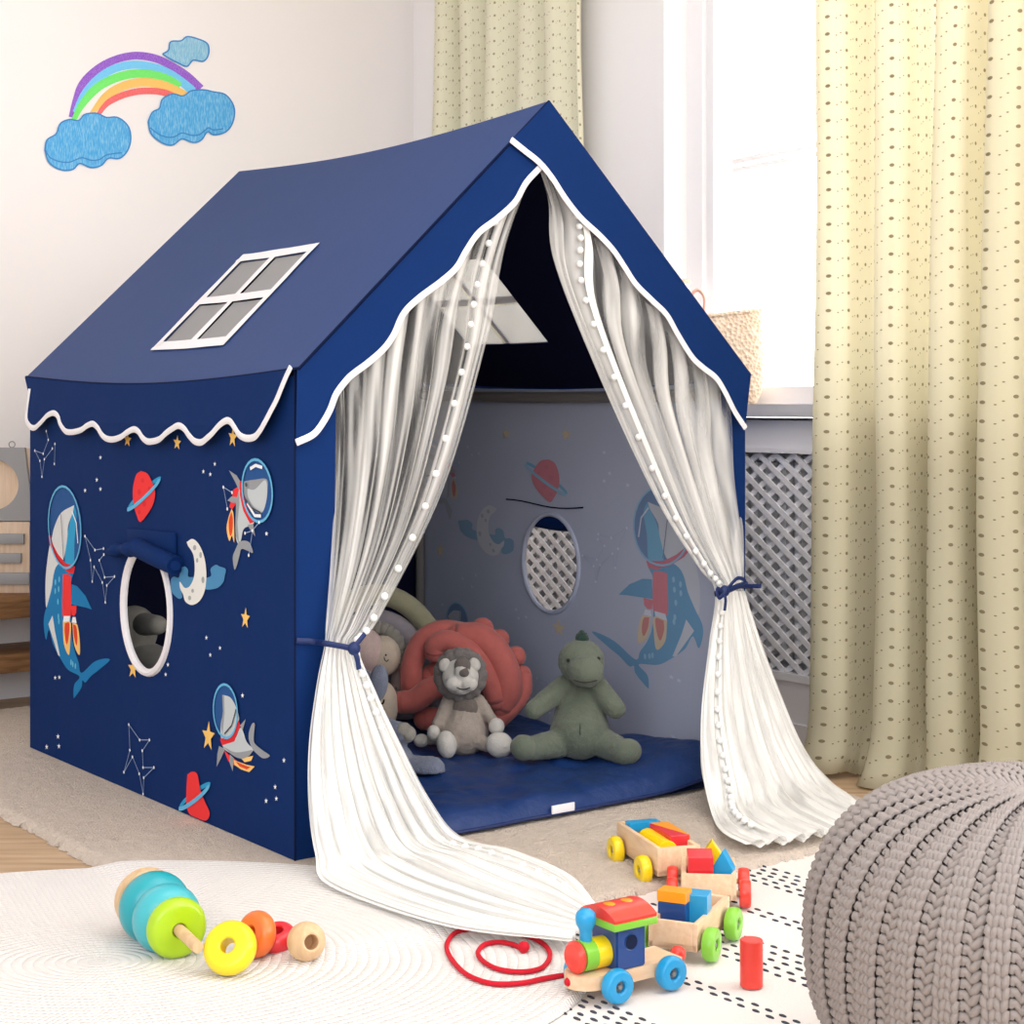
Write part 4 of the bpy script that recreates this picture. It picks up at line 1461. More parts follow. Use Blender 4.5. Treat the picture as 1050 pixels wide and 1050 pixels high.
M['lionbody'] = plush('taupe_plush', (172, 160, 150)); M['mane'] = plush('dark_grey_plush', (118, 112, 110)); M['paw'] = plush('pale_grey_plush', (206, 202, 196))
M['chest'] = plush('brown_grey_plush', (120, 110, 104)); M['nose'] = plush('nose_felt', (108, 100, 96)); M['stitch'] = mat('dark_thread', (40, 36, 36), .7)
M['dino'] = plush('sage_green_plush', (106, 114, 100)); M['crest'] = plush('dark_green_plush', (44, 66, 58))
M['knot'] = plush('coral_velour', (192, 106, 100), .8, .25, 60); M['eleph'] = plush('blue_grey_plush', (118, 124, 142))
M['pinkp'] = plush('pale_pink_plush', (222, 196, 190)); M['cream'] = plush('cream_plush', (214, 198, 180)); M['greyp'] = plush('warm_grey_plush', (150, 146, 138))
M['rb1'] = plush('mustard_grey_plush', (172, 168, 140)); M['rb2'] = plush('mist_grey_plush', (156, 158, 160)); M['rb3'] = plush('lilac_grey_plush', (168, 160, 168))
FURTEX = bpy.data.textures.new('pile', 'CLOUDS'); FURTEX.noise_scale = .007; FURTEX.noise_depth = 2
FUR = [M['lionbody'], M['mane'], M['dino'], M['eleph'], M['crest']]
MT = 0.006 + 0.036 + ZT                                  # top of the quilted mat above the floor
CURT = TA


class Doll:
    """local frame facing the camera: x right, y away, z up; picture px give x and z at one depth"""
    def __init__(s, name, label, cat, bx, by, zbase=MT, group=None):
        p = on_floor(bx, by, zbase)
        s.Y = p.y; s.s = p.y / FPX; s.bx, s.by = bx, by
        s.t = thing(name, label, cat, (p.x, p.y, zbase), 0, group)

    def p(s, px, py, dy=0.0):
        Y = s.Y + dy
        q_ = at(px, py, Y)
        return Vector((q_.x - s.t.location.x, dy, max(q_.z - s.t.location.z, .004)))

    def part(s, mb, name, m, vox=.0045, parent=None, lab=None, sm=5):
        o = mb.build(name, m, parent or s.t, angle=180)
        if vox:
            fluffy(o, vox * .8, sm)
            if m in FUR:
                md = o.modifiers.new('pile', 'DISPLACE'); md.texture = FURTEX; md.strength = .0045; md.mid_level = .5; md.texture_coords = 'LOCAL'
        if lab: o['label'] = lab
        return o


def zc(ox, oy, sc): return lambda x, y: (ox + x / sc, oy + y / sc)


# ---- lion
L_ = Doll('plush_lion', 'grey plush lion with a dark mane sitting in front of the coral knot cushion', 'soft toy', 475, 771)
g = zc(350, 600, 5.833); k = L_.s / 5.833


def lp(x, y, dy=0.0): return L_.p(*g(x, y), dy)


mb = MB()
mb.capsule(lp(735, 870, .02), lp(735, 715, .03), 150 * k, 100 * k)
mb.capsule(lp(640, 690, .02), lp(572, 835, -.005), 40 * k, 34 * k); mb.capsule(lp(822, 690, .02), lp(905, 810, -.005), 40 * k, 34 * k)
mb.capsule(lp(670, 950, .0), lp(640, 960, -.04), 50 * k, 40 * k); mb.capsule(lp(800, 930, .0), lp(890, 960, -.03), 48 * k, 42 * k)
mb.capsule(lp(600, 930, .03), lp(520, 925, .03), 30 * k, 28 * k)
L_.part(mb, 'body', M['lionbody'])
mb = MB(); mb.ell(lp(742, 735, .002), (78 * k, .014, 74 * k)); L_.part(mb, 'chest_patch', M['chest'], .003)
for (x, y, dy, r) in ((553, 885, -.02, (40, 44, 48)), (928, 845, -.02, (48, 46, 50)), (630, 965, -.055, (60, 60, 82)), (945, 955, -.05, (82, 66, 76)), (478, 930, .03, (46, 40, 40))):
    mb = MB(); c_ = lp(x, y, dy); c_.z = max(c_.z, r[2] * k * .92)
    mb.ell(c_, tuple(q_ * k for q_ in r), rot=Matrix.Rotation(.3 if x > 700 else -.15, 4, 'Y')); L_.part(mb, 'paw', M['paw'], 0)
mb = MB(); rnd = random.Random(3)
mb.ell(lp(712, 535, .012), (138 * k, 82 * k, 138 * k))
for i in range(15):
    a = 2 * PI * i / 15
    mb.ell(lp(712 + 118 * math.cos(a), 535 + 118 * math.sin(a), .004), (48 * k, 52 * k, 48 * k), n=12)
mane = L_.part(mb, 'mane', M['mane'], .0035, sm=2)
mb = MB(); mb.ell(lp(712, 548, -.020), (110 * k, 70 * k, 108 * k)); mb.ell(lp(672, 590, -.046), (52 * k, 40 * k, 44 * k)); mb.ell(lp(765, 590, -.046), (52 * k, 40 * k, 44 * k)); mb.ell(lp(718, 625, -.036), (48 * k, 40 * k, 30 * k)); mb.ell(lp(722, 520, -.044), (46 * k, 36 * k, 70 * k))
hd = L_.part(mb, 'face', M['paw'], .003)
mb = MB(); nf = lambda x, y, d: lp(x, y, d)
mb.ell(lp(724, 482, -.0405), (50 * k, 40 * k, 52 * k)); mb.ell(lp(733, 525, -.052), (32 * k, 26 * k, 26 * k)); L_.part(mb, 'nose', M['nose'], .0025, sm=3)
for x, y in ((617, 478), (797, 475)):
    mb = MB(); mb.ell(lp(x, y, -.024), (34 * k, 24 * k, 42 * k), rot=Matrix.Rotation(.4 if x < 700 else -.4, 4, 'Y')); L_.part(mb, 'ear', M['paw'], 0)
mb = MB(); mb.tube([lp(690 + 10 * i, 612 - 26 * math.sin(PI * i / 8) ** 2 * 0 + 12 * math.sin(PI * i / 8) - 0, -.0655 if False else -.064) for i in range(9)], .0012, 6); L_.part(mb, 'mouth', M['stitch'], 0)

# ---- dinosaur
Dn = Doll('plush_dinosaur', 'sage green plush dinosaur with a dark green tuft sitting by the right panel', 'soft toy', 590, 778)
g2 = zc(500, 620, 5.833); k = Dn.s / 5.833


def dp_(x, y, dy=0.0): return Dn.p(*g2(x, y), dy)


mb = MB()
mb.capsule(dp_(552, 745, .02), dp_(552, 600, .04), 182 * k, 142 * k, n=24)
mb.capsule(dp_(460, 490, .02), dp_(278, 628, -.01), 72 * k, 58 * k); mb.capsule(dp_(650, 490, .02), dp_(765, 622, -.01), 72 * k, 62 * k)
mb.capsule(dp_(420, 830, .0), dp_(270, 860, -.05), 88 * k, 72 * k); mb.capsule(dp_(700, 830, .0), dp_(800, 880, -.05), 88 * k, 76 * k)
Dn.part(mb, 'body', M['dino'])
for x, y, r, rt in ((215, 855, (80, 74, 76), .4), (835, 880, (86, 74, 78), -.3)):
    mb = MB(); c_ = dp_(x, y, -.062); c_.z = max(c_.z, r[2] * k * .95); mb.ell(c_, tuple(q_ * k for q_ in r), rot=Matrix.Rotation(rt, 4, 'Y')); Dn.part(mb, 'foot', M['dino'], 0)
mb = MB()
mb.ell(dp_(560, 338, .01), (140 * k, 128 * k, 132 * k), n=28); mb.ell(dp_(588, 398, -.034), (106 * k, 96 * k, 98 * k), n=28)
Dn.part(mb, 'head', M['dino'], .0038, sm=4)
mb = MB(); mb.ell(dp_(565, 205, .012), (42 * k, 40 * k, 46 * k)); mb.ell(dp_(565, 172, .012), (20 * k, 20 * k, 22 * k)); mb.ell(dp_(560, 300, .125 * 0 + .045), (34 * k, 40 * k, 120 * k)); Dn.part(mb, 'tuft', M['crest'], .003, sm=2)
for x, y in ((482, 333), (664, 322)):
    mb = MB(); mb.ell(dp_(x, y, -.026), .0038, n=10); Dn.part(mb, 'eye', M['stitch'], 0)
mb = MB(); mb.tube([dp_(553, 600 + 20 * i, .04 - .02 * min(1, i / 7.25) - (142 + 40 * min(1, i / 7.25)) * k - .0012) for i in range(10)], .0012, 6); Dn.part(mb, 'seam', M['crest'], 0)
mb = MB(); mb.tube([dp_(515 + 14 * i, 452 + 14 * math.sin(PI * i / 10), -.040 - 92 * k * (.84 - .012 * abs(i - 5))) for i in range(11)], .0011, 6); Dn.part(mb, 'mouth', M['stitch'], 0)

# ---- coral knot cushion
Kn = Doll('knot_cushion', 'coral knotted tube cushion leaning behind the plush lion', 'cushion', 480, 752)
k = Kn.s / 5.833


def kp(x, y, dy=0.0): return Kn.p(*g(x, y), dy)


TUBES = [([(470, 690, .02), (420, 600, .0), (425, 470, -.005), (480, 340, .0), (590, 275, .005), (720, 285, .02)], 66),
         ([(560, 400, -.035), (570, 350, -.04), (660, 335, -.045), (790, 420, -.05), (880, 560, -.05), (925, 690, -.04)], 62),
         ([(700, 310, -.01), (820, 310, -.02), (920, 390, -.03), (980, 500, -.035), (1000, 620, -.03), (960, 720, -.02)], 84),
         ([(370, 700, -.045), (440, 690, -.05), (540, 620, -.055), (640, 600, -.04)], 70),
         ([(840, 300, .03), (845, 262, .02)], 70), ([(900, 380, .02), (945, 325, .02)], 64), ([(990, 450, .02), (1045, 425, .02)], 62),
         ([(940, 800, -.02), (1010, 730, -.02), (1075, 640, .0), (1080, 540, .02)], 62),
         ([(500, 800, .0), (620, 800, .0), (780, 780, .01), (900, 800, .0)], 70), ([(560, 560, .02), (720, 480, .02), (860, 540, .02), (860, 700, .02)], 96)]
mb = MB()
for pts, r in TUBES:
    P_ = crom([kp(x, y, dy) for x, y, dy in pts], 22)
    for p in P_: p.z = max(p.z, r * k * .96)
    mb.tube(P_, r * k, 16)
    mb.ell(P_[0], r * k * .99, n=14); mb.ell(P_[-1], r * k * .99, n=14)
Kn.part(mb, 'knotted_tube', M['knot'], 0)

# ---- rainbow cushion at the back left
Rb = Doll('rainbow_cushion', 'grey arched rainbow cushion leaning behind the pink doll', 'cushion', 398, 738)
k = Rb.s
for (r, w, m_) in ((78, 8, 'rb1'), (62, 8, 'rb3'), (46, 8, 'rb2'), (30, 8, 'rb3')):
    mb = MB()
    P_ = [Rb.p(386, 736, .0) + Vector((-r * 1.0 * k * math.cos(a), 0, r * 1.62 * k * math.sin(a))) for a in [PI * i / 30 for i in range(31)]]
    mb.tube(P_, w * 1.35 * k, 14, flat=1.0)
    Rb.part(mb, 'arch', M[m_], 0)

# ---- pink doll with a grey bonnet
Pd = Doll('plush_doll', 'pale pink plush doll in a scalloped grey bonnet, half hidden by the left net curtain', 'soft toy', 386, 750)
k = Pd.s; g4 = zc(280, 600, 4.773)
def pd(x, y, dy=0.0): return Pd.p(*g4(x, y), dy)
mb = MB(); mb.ell(pd(540, 345, .0), (88 * k / 4.773, 80 * k / 4.773, 100 * k / 4.773)); Pd.part(mb, 'head', M['cream'], 0, lab='cream face')
mb = MB(); mb.ell(pd(455, 320, -.012), (92 * k / 4.773, 84 * k / 4.773, 105 * k / 4.773)); mb.capsule(pd(480, 640, .0), pd(480, 480, .0), 120 * k / 4.773, 80 * k / 4.773); Pd.part(mb, 'body', M['pinkp'], .0045)
mb = MB()
for i in range(9):
    a = -.25 + 2.1 * i / 8
    mb.ell(pd(520 + 112 * math.sin(a) - 10, 330 - 122 * math.cos(a), .012), (30 * k / 4.773, 40 * k / 4.773, 34 * k / 4.773), rot=Matrix.Rotation(a, 4, 'Y'), n=14)
Pd.part(mb, 'bonnet', M['greyp'], 0)
mb = MB()
fy = -.0185 * 0 - 80 * k / 4.773 * .98
mb.tube([pd(543, 350, fy + .001), pd(545, 362, fy), pd(548, 368, fy)], .0011, 6)
mb.tube([pd(548, 368, fy), pd(556, 374, fy + .001), pd(566, 364, fy + .002)], .0011, 6); mb.ell(pd(552, 342, fy + .001), .0024, n=8)
Pd.part(mb, 'embroidered_face', M['stitch'], 0)

# ---- cream cat-faced plush below it
Ct = Doll('plush_cat', 'small cream plush with an embroidered face behind the blue elephant', 'soft toy', 398, 752)
Ct.t.location.y -= 0
k = Ct.s / 4.773
def ct(x, y, dy=0.0): return Ct.p(*g4(x, y), dy - .06)
mb = MB(); mb.ell(ct(540, 590, 0), (72 * k, 70 * k, 118 * k)); Ct.part(mb, 'body', M['cream'], 0)
mb = MB(); fy = -70 * k * .99
mb.ell(ct(536, 612, fy), (.005, .003, .0055), n=10); mb.tube([ct(543, 560, fy + .002), ct(540, 575, fy), ct(532, 582, fy)], .0022, 6); mb.tube([ct(522, 632, fy), ct(530, 640, fy), ct(540, 634, fy)], .0012, 6)
Ct.part(mb, 'embroidered_face', M['stitch'], 0)
# ---- little cream rabbit behind
Wb = Doll('plush_rabbit', 'small white plush with a long ear tucked between doll and coral cushion', 'soft toy', 412, 744)
k = Wb.s / 4.773
def wb_(x, y, dy=0.0): return Wb.p(*g4(x, y), dy + .0)
mb = MB(); mb.ell(wb_(622, 480, 0), (46 * k, 44 * k, 88 * k)); Wb.part(mb, 'body', M['pinkp'], 0)
mb = MB(); mb.tube(crom([wb_(590, 370, -.005), wb_(640, 330, -.008), wb_(680, 318, -.008)], 12), [.004 + .012 * math.sin(PI * i / 11) for i in range(12)], 12); Wb.part(mb, 'ear', M['cream'], 0)
mb = MB()
for q_ in ((600, 505), (620, 520), (632, 540), (612, 545), (640, 510)): mb.ell(wb_(q_[0], q_[1], -44 * k), .0035, n=8)
Wb.part(mb, 'bead_collar', M['greyp'], 0)

# ---- elephant at the front left, half hidden by the net
El = Doll('plush_elephant', 'blue grey plush elephant half hidden by the left net curtain', 'soft toy', 404, 790)
k = El.s / 4.773
def ep(x, y, dy=0.0): return El.p(*g4(x, y), dy)
mb = MB()
mb.capsule(ep(420, 820, .05), ep(420, 640, .05), 120 * k, 90 * k)
mb.capsule(ep(490, 690, .03), ep(630, 730, .0), 66 * k, 54 * k)
mb.capsule(ep(540, 770, .03), ep(640, 880, -.01), 90 * k, 66 * k); mb.capsule(ep(640, 900, -.01), ep(775, 905, -.03), 66 * k, 68 * k)
mb.capsule(ep(360, 850, .0), ep(330, 890, -.03), 80 * k, 70 * k)
for v in mb.V: pass
mb.V = [(x, y, max(z, .003)) for x, y, z in mb.V]
El.part(mb, 'body', M['eleph'], .0048)
mb = MB(); mb.ell(ep(400, 500, .03), (105 * k, 95 * k, 105 * k)); mb.capsule(ep(370, 540, -.03), ep(350, 680, -.05), 40 * k, 28 * k); El.part(mb, 'head', M['eleph'], .0045)
mb = MB(); mb.ell(ep(515, 480, .0), (48 * k, 34 * k, 92 * k), rot=Matrix.Rotation(.12, 4, 'Y')); El.part(mb, 'ear', M['eleph'], 0)
mb = MB(); mb.capsule(ep(640, 722, -.002), ep(658, 728, -.006), 50 * k, 42 * k); El.part(mb, 'paw', M['greyp'], 0)

# ---- grey plush seen through the oval window
vb_ = T2W(.20, .66, MT - ZT)
Bd = thing('plush_bear', 'dark grey plush bear seen through the oval window of the left panel', 'soft toy', vb_, TA)
mb = MB()
hc = W2T(at(136, 646, vb_.y - .03))


def bq(px, py, u):
    r = Lpx(px, py, u); return Vector((r.x - .20, r.y - .66, r.z - (MT - ZT)))


mb.ell(bq(137, 648, .17), (.055, .052, .060)); mb.capsule(bq(148, 640, .14), bq(162, 641, .13), .026, .021)
Bd_h = mb.build('head', M['greyp'], Bd, angle=180); fluffy(Bd_h, .0045, 5)
mb = MB(); mb.capsule((.0, .0, .085), bq(138, 680, .18), .085, .06); mb.capsule((-.03, -.05, .05), (-.06, -.12, .042), .045, .04); mb.capsule((-.02, .06, .05), (-.05, .10, .042), .045, .04)
fluffy(mb.build('body', M['greyp'], Bd, angle=180), .005, 5)

# ================================================================== WOODEN STACKING TOY
M['teal'] = mat('teal_paint', (26, 160, 172), .35, .5, coat=.3); M['teal2'] = mat('light_teal_paint', (64, 178, 190), .35, .5, coat=.3); M['lime'] = mat('lime_paint', (168, 206, 20), .35, .5, coat=.3)
M['yellow'] = mat('yellow_paint', (240, 214, 12), .35, .5, coat=.3); M['orange'] = mat('orange_paint', (244, 116, 44), .35, .5, coat=.3); M['redp'] = mat('red_paint', (226, 46, 56), .35, .5, coat=.3)
M['beech'] = wood('beech_wood', (226, 194, 154), (208, 170, 128), (30, 30, 5), .5); M['beech_end'] = mat('beech_end', (216, 180, 136), .5)


def ring_prof(R, h, rh, e=.38):
    """ring with rounded rim and a hole, axis z, from 0 to h"""
    P_ = []
    n_ = 14
    er = h * e
    for i in range(n_ + 1):
        a = -PI / 2 + PI * i / n_
        P_.append((R - er + er * math.cos(a), h / 2 + h / 2 * math.sin(a)))
    P_ += [(rh + .002, h), (rh, h - .002), (rh, .002), (rh + .002, 0)]
    return P_


# peg axis on the rug: base far left, tip near right
pB = at(138, 905, 2.62); pB.z = .025 + .047
pT = at(214, 972, 2.30)
gB = gz(pB.x, pB.y)
axis = Vector((.49, -.87, -.03)).normalized()
rotA = Vector((0, 0, 1)).rotation_difference(axis).to_matrix().to_4x4()
Cg = at(186, 950, 2.425)                                   # centre of the green ring's front face
gr = gz(Cg.x, Cg.y)
RG = .0415
Cg.z = gr + RG * 1.0
bt = Cg - axis * .176
st_ = thing('stacking_peg', 'wooden stacking toy base with its peg lying on its side on the white rug', 'stacking toy', (bt.x, bt.y, bt.z))
m4 = rotA
mb = MB(); mb.lathe([(0, 0), (.040, 0), (.0465, .005), (.0475, .012), (.0465, .022), (.043, .024), (0, .024)], 40, 0, m4); mb.build('base_disc', M['beech'], st_)
mb = MB(); mb.lathe([(0, .02), (.0085, .02), (.0085, .243), (.0078, .247), (0, .247)], 20, 0, m4); mb.build('peg', M['beech'], st_)


def toy_ring(z, R, h, m_, label, nm='toy_ring'):
    c_ = bt + axis * z
    o = MB(); o.lathe(ring_prof(R, h, .0098), 48, 0, m4, closed=True)
    ob = o.build(nm, m_); ob.location = c_
    return tag(ob, label, 'toy ring', 'rings of the stacking toy')


toy_ring(.0255, .0530, .056, M['teal'], 'dark teal ring on the peg next to the wooden base')
toy_ring(.0825, .0500, .056, M['teal2'], 'light teal ring in the middle of the peg')
toy_ring(.1395, .0435, .030, M['lime'], 'lime green ring at the front of the peg')


def loose_ring(px, py, Y, R, h, nrm, m_, label, rh=.0105):
    nrm = Vector(nrm).normalized()
    c_ = at(px, py, Y)
    low = R * math.sqrt(max(0, 1 - nrm.z ** 2)) + (h / 2) * abs(nrm.z) - h * .12
    c_.z = gz(c_.x, c_.y) + low
    # slide along the view ray so the centre stays where the photo shows it
    r = ray(px, py); c_ = CAM + r * ((c_.z - CZ) / r.z)
    rm = Vector((0, 0, 1)).rotation_difference(nrm).to_matrix().to_4x4() @ Matrix.Translation((0, 0, -h / 2))
    o = MB(); o.lathe(ring_prof(R, h, rh), 44, 0, rm, closed=True)
    ob = o.build('toy_ring', m_); ob.location = c_
    return tag(ob, label, 'toy ring', 'rings of the stacking toy')


loose_ring(236, 972, 2.36, .0375, .030, (-.16, -.80, .52), M['yellow'], 'yellow ring tilted in front of the peg tip')
loose_ring(263, 958, 2.42, .0330, .028, (-.62, -.70, .30), M['orange'], 'orange ring leaning behind the yellow ring')
loose_ring(284, 961, 2.43, .0275, .026, (-.10, -.30, .95), M['redp'], 'small red ring lying flat beside the wooden ball')
# wooden ball with a bored hole
nb = Vector((.42, -.86, .22)).normalized()
RB_ = .0272
prof = []
for i in range(25):
    a = -PI / 2 + (PI * .5 + 1.08) * i / 24
    prof.append((RB_ * math.cos(a), RB_ * math.sin(a)))
rl, zl = prof[-1]
prof += [(.0105, zl - .001), (.0105, -.004), (0, -.004)]
c_ = on_floor(314, 985, gz(-.29, 2.4)); c_ = Vector((c_.x, c_.y, c_.z + RB_))
o = MB(); o.lathe(prof, 36, 0, Vector((0, 0, 1)).rotation_difference(nb).to_matrix().to_4x4())
ob = o.build('wooden_ball', M['beech']); ob.location = c_
tag(ob, 'round beech wood ball with a bored hole on the white rug', 'wooden ball')

# ================================================================== TOY TRAIN
M['tblue'] = mat('sky_blue_paint', (22, 156, 214), .35, .5, coat=.3); M['tnavy'] = mat('deep_blue_paint', (14, 66, 136), .35, .5, coat=.3); M['tgreen'] = mat('apple_green_paint', (132, 202, 60), .35, .5, coat=.3)
M['tred'] = mat('scarlet_paint', (232, 60, 46), .35, .5, coat=.3); M['tyel'] = mat('sun_yellow_paint', (250, 216, 14), .35, .5, coat=.3); M['torg'] = mat('amber_paint', (250, 160, 12), .35, .5, coat=.3)
M['birch'] = wood('pale_birch', (238, 208, 176), (226, 188, 150), (8, 30, 30), .5); M['hub'] = mat('steel_hub', (128, 126, 124), .25, .8)
M['cord'] = mat('red_cord', (204, 30, 48), .7, .2, .6, 600); M['dark'] = mat('dark_hole', (10, 26, 58), .6, .2)
RX = lambda a: Matrix.Rotation(a, 4, 'X')
RY = lambda a: Matrix.Rotation(a, 4, 'Y')
RZ = lambda a: Matrix.Rotation(a, 4, 'Z')


def wheel(parent, c, R, h, m_):
    """axis along local y"""
    mb = MB()
    mb.lathe([(p[0], p[1] - h / 2) for p in ring_prof(R, h, R * .34, .22)], 36, 0, Matrix.Translation(c) @ RX(PI / 2), closed=True)
    o = mb.build('wheel', m_, parent)
    mb = MB(); mb.lathe([(0, -h * .12), (R * .34, -h * .12), (R * .34, h * .12), (0, h * .12)], 20, 0, Matrix.Translation(c) @ RX(PI / 2))
    mb.lathe([(0, -h * .40), (R * .13, -h * .40), (R * .15, -h * .34), (R * .15, h * .34), (R * .13, h * .40), (0, h * .40)], 12, 0, Matrix.Translation(c) @ RX(PI / 2))
    mb.build('hub', M['hub'] if False else M['hub'], o)
    return o


# ---- locomotive: local x towards its rear, y to its far side
ld = Vector((.83, .555, 0)).normalized(); la = math.atan2(ld.y, ld.x)
nw = on_floor(633, 1029, .005); fw_ = on_floor(688, 1015, .005)
ld = (fw_ - nw).normalized(); la = math.atan2(ld.y, ld.x)
far = Vector((-ld.y, ld.x, 0))
WB = (fw_ - nw).length
lc = (nw + fw_) / 2 + far * .042
loc = thing('toy_locomotive', 'wooden toy locomotive with a blue cab, red roof and sky blue wheels', 'toy train', (lc.x, lc.y, gz(lc.x, lc.y)), la)
RW = .0232
for sx in (-1, 1):
    for sy in (-1, 1):
        wheel(loc, Vector((sx * WB / 2, sy * .042, RW)), RW, .019, M['tblue'])
mb = MB()
L0, L1, HW = -WB / 2 - .050, WB / 2 + .030, .030
pl = [(L1, -HW), (L1, HW)] + [(L0 + .032 - .032 * math.sin(a), HW * math.cos(a)) for a in [PI * i / 16 for i in range(17)]]
mb.prism(pl, lambda p, d: Vector((p[0], p[1], d)), .018, .036)
mb.build('platform', M['birch'], loc)
BX = Vector((L0 + .012, 0, .036 + .021))


def seg(x0, x1, R, m_, nm, rnd=.002):
    mb = MB(); h = x1 - x0
    mb.lathe([(0, 0), (R - rnd, 0), (R, rnd), (R, h - rnd), (R - rnd, h), (0, h)], 36, 0, Matrix.Translation((x0, 0, .036 + .0215)) @ RY(PI / 2)); return mb.build(nm, m_, loc)


seg(L0 + .006, L0 + .018, .0215, M['tred'], 'boiler_front', .004); seg(L0 + .018, L0 + .038, .0208, M['tgreen'], 'boiler_ring', .0006); seg(L0 + .038, L0 + .060, .0208, M['tyel'], 'boiler_ring', .0006)
mb = MB(); mb.lathe([(0, 0), (.0085, 0), (.0085, .012), (.0095, .016), (.0135, .024), (.0142, .031), (.0125, .038), (.007, .0425), (0, .0435)], 28, 0, Matrix.Translation((L0 + .029, 0, .0765))); mb.build('chimney', M['tblue'], loc)
c0, c1 = L0 + .060, L0 + .110
b = bmesh.new(); bmesh.ops.create_cube(b, size=1)
for v in b.verts: v.co = Vector(((c0 + c1) / 2 + v.co.x * (c1 - c0), v.co.y * .056, .036 + .029 + v.co.z * .058))
bmesh.ops.bevel(b, geom=b.edges[:], offset=.002, segments=2, affect='EDGES')
mb = MB(); mb.bm(b); cab = mb.build('cab', M['tnavy'], loc)
for sy in (-1, 1):
    mb = MB()
    mb.lathe([(.0098, .0), (.0112, .0006), (.0112, -.001)], 28, 0, Matrix.Translation(((c0 + c1) / 2, sy * .0282, .072)) @ RX(PI / 2 if sy < 0 else -PI / 2))
    mb.lathe([(0, .0004), (.0100, .0004)], 28, 1, Matrix.Translation(((c0 + c1) / 2, sy * .0282, .072)) @ RX(PI / 2 if sy < 0 else -PI / 2))
    mb.build('round_window', [M['tnavy'], M['dark']], cab)
mb = MB(); mb.box(((c0 + c1) / 2, 0, .0985), (.074, .078, .010), .0012); mb.build('roof_slab', M['tgreen'], loc)
mb = MB()
arc = [(-.037, 0)] + [(-.037 + .074 * i / 20, .004 + .0125 * math.sin(PI * i / 20) ** .8) for i in range(21)] + [(.037, 0)]
mb.prism(arc, lambda p, d: Vector(((c0 + c1) / 2 + d, p[0] * 1.04, .1036 + p[1])), -.036, .036)
rf_ = mb.build('roof', M['tred'], loc)
for dx in (-.016, .014):
    mb = MB(); mb.ell(((c0 + c1) / 2 + dx, 0, .1192), (.0092, .0092, .0016), n=20); mb.build('yellow_dot', M['torg'], rf_)
mb = MB(); mb.tube([Vector((L1 - .004, 0, .027)), Vector((L1 + .012, 0, .027))], .004, 12); mb.ell((L1 + .018, 0, .029), .0115, n=18); mb.build('coupling_ball', M['tred'], loc)
# red pull cord lying in a spiral
cp = [(583, 1000), (560, 1003), (535, 1008), (505, 1008.5), (480, 1000), (464, 985), (458, 970), (466, 957), (484, 952.5), (510, 954), (535, 958), (556, 967), (564, 979), (556, 992), (536, 996.5), (512, 994), (496, 986), (490, 977), (497, 968.5), (512, 966), (526, 968.5), (537, 974)]
mb = MB()
inv = WM(loc).inverted()
W_ = []
for i, (px, py) in enumerate(cp):
    p = on_floor(px, py, .02); z = gz(p.x, p.y) + .0042
    p = on_floor(px, py, z); W_.append(p)
W_ = [loc.location + Vector((math.cos(la), math.sin(la), 0)) * (L0 + .004) + Vector((0, 0, .026))] + W_
mb.tube(crom(W_, 220), .0036, 8); cd = None
mb.ell(W_[-1] + Vector((0, 0, .004)), .0085, n=14); mb.ell(W_[0] + Vector((-.003, 0, 0)), .006, n=12)
cd = mb.build('pull_cord', M['cord'], loc, world=True)
tag(cd, 'red pull cord with a knotted end')


def wagon(name_label, fc, back, wcol, wid, length, hgt, RWg, zbot, wx, thick=.008, side_gap=.006):
    """fc = world point at the middle of the front bottom edge, back = unit vector to its rear"""
    a = math.atan2(back.y, back.x)
    t = thing('toy_wagon', name_label, 'toy train', (fc.x, fc.y, gz(fc.x, fc.y)), a, 'open wagons of the toy train')
    mb = MB()
    mb.box((length / 2, 0, zbot + .005), (length, wid, .010), .001)
    mb.box((length / 2, wid / 2 - thick / 2, zbot + hgt / 2), (length, thick, hgt), .0012); mb.box((length / 2, -wid / 2 + thick / 2, zbot + hgt / 2), (length, thick, hgt), .0012)
    mb.box((thick / 2, 0, zbot + hgt / 2), (thick, wid - 2 * thick + .001, hgt), .0012); mb.box((length - thick / 2, 0, zbot + hgt / 2), (thick, wid - 2 * thick + .001, hgt), .0012)
    mb.build('wagon_box', M['birch'], t)
    for x in wx:
        for sy in (-1, 1):
            wheel(t, Vector((x, sy * (wid / 2 + side_gap + .008), RWg)), RWg, .018, wcol)
        mb = MB(); mb.tube([Vector((x, -wid / 2 - .01, RWg)), Vector((x, wid / 2 + .01, RWg))], .004, 10); mb.build('axle', M['birch'], t)
    mb = MB(); mb.ell((length + .010, 0, zbot + .014), .009, n=14); mb.tube([Vector((length - .002, 0, zbot + .014)), Vector((length + .006, 0, zbot + .014))], .0035, 8); mb.build('coupling_ball', M['tred'], t)
    return t


def block(poly, h, t, x, y, z, rot, m_, label, axis='y', tilt=0.0):
    """prism of outline poly (x,z) along y, standing in wagon t"""
    mb = MB(); mb.prism(poly, lambda p, d: Vector((p[0], d, p[1])), -h / 2, h / 2)
    b_ = bmesh.new()
    o = mb.build('toy_block', m_, smooth=False)
    bv = o.modifiers.new('bevel', 'BEVEL'); bv.width = .0011; bv.segments = 2
    mtx = WM(t) @ Matrix.Translation((x, y, z)) @ Matrix.Rotation(rot, 4, 'Z') @ Matrix.Rotation(tilt, 4, 'Y')
    o.location = mtx.translation; o.rotation_euler = mtx.to_euler()
    return tag(o, label, 'toy block')


def rectp(w, h): return [(-w / 2, 0), (w / 2, 0), (w / 2, h), (-w / 2, h)]


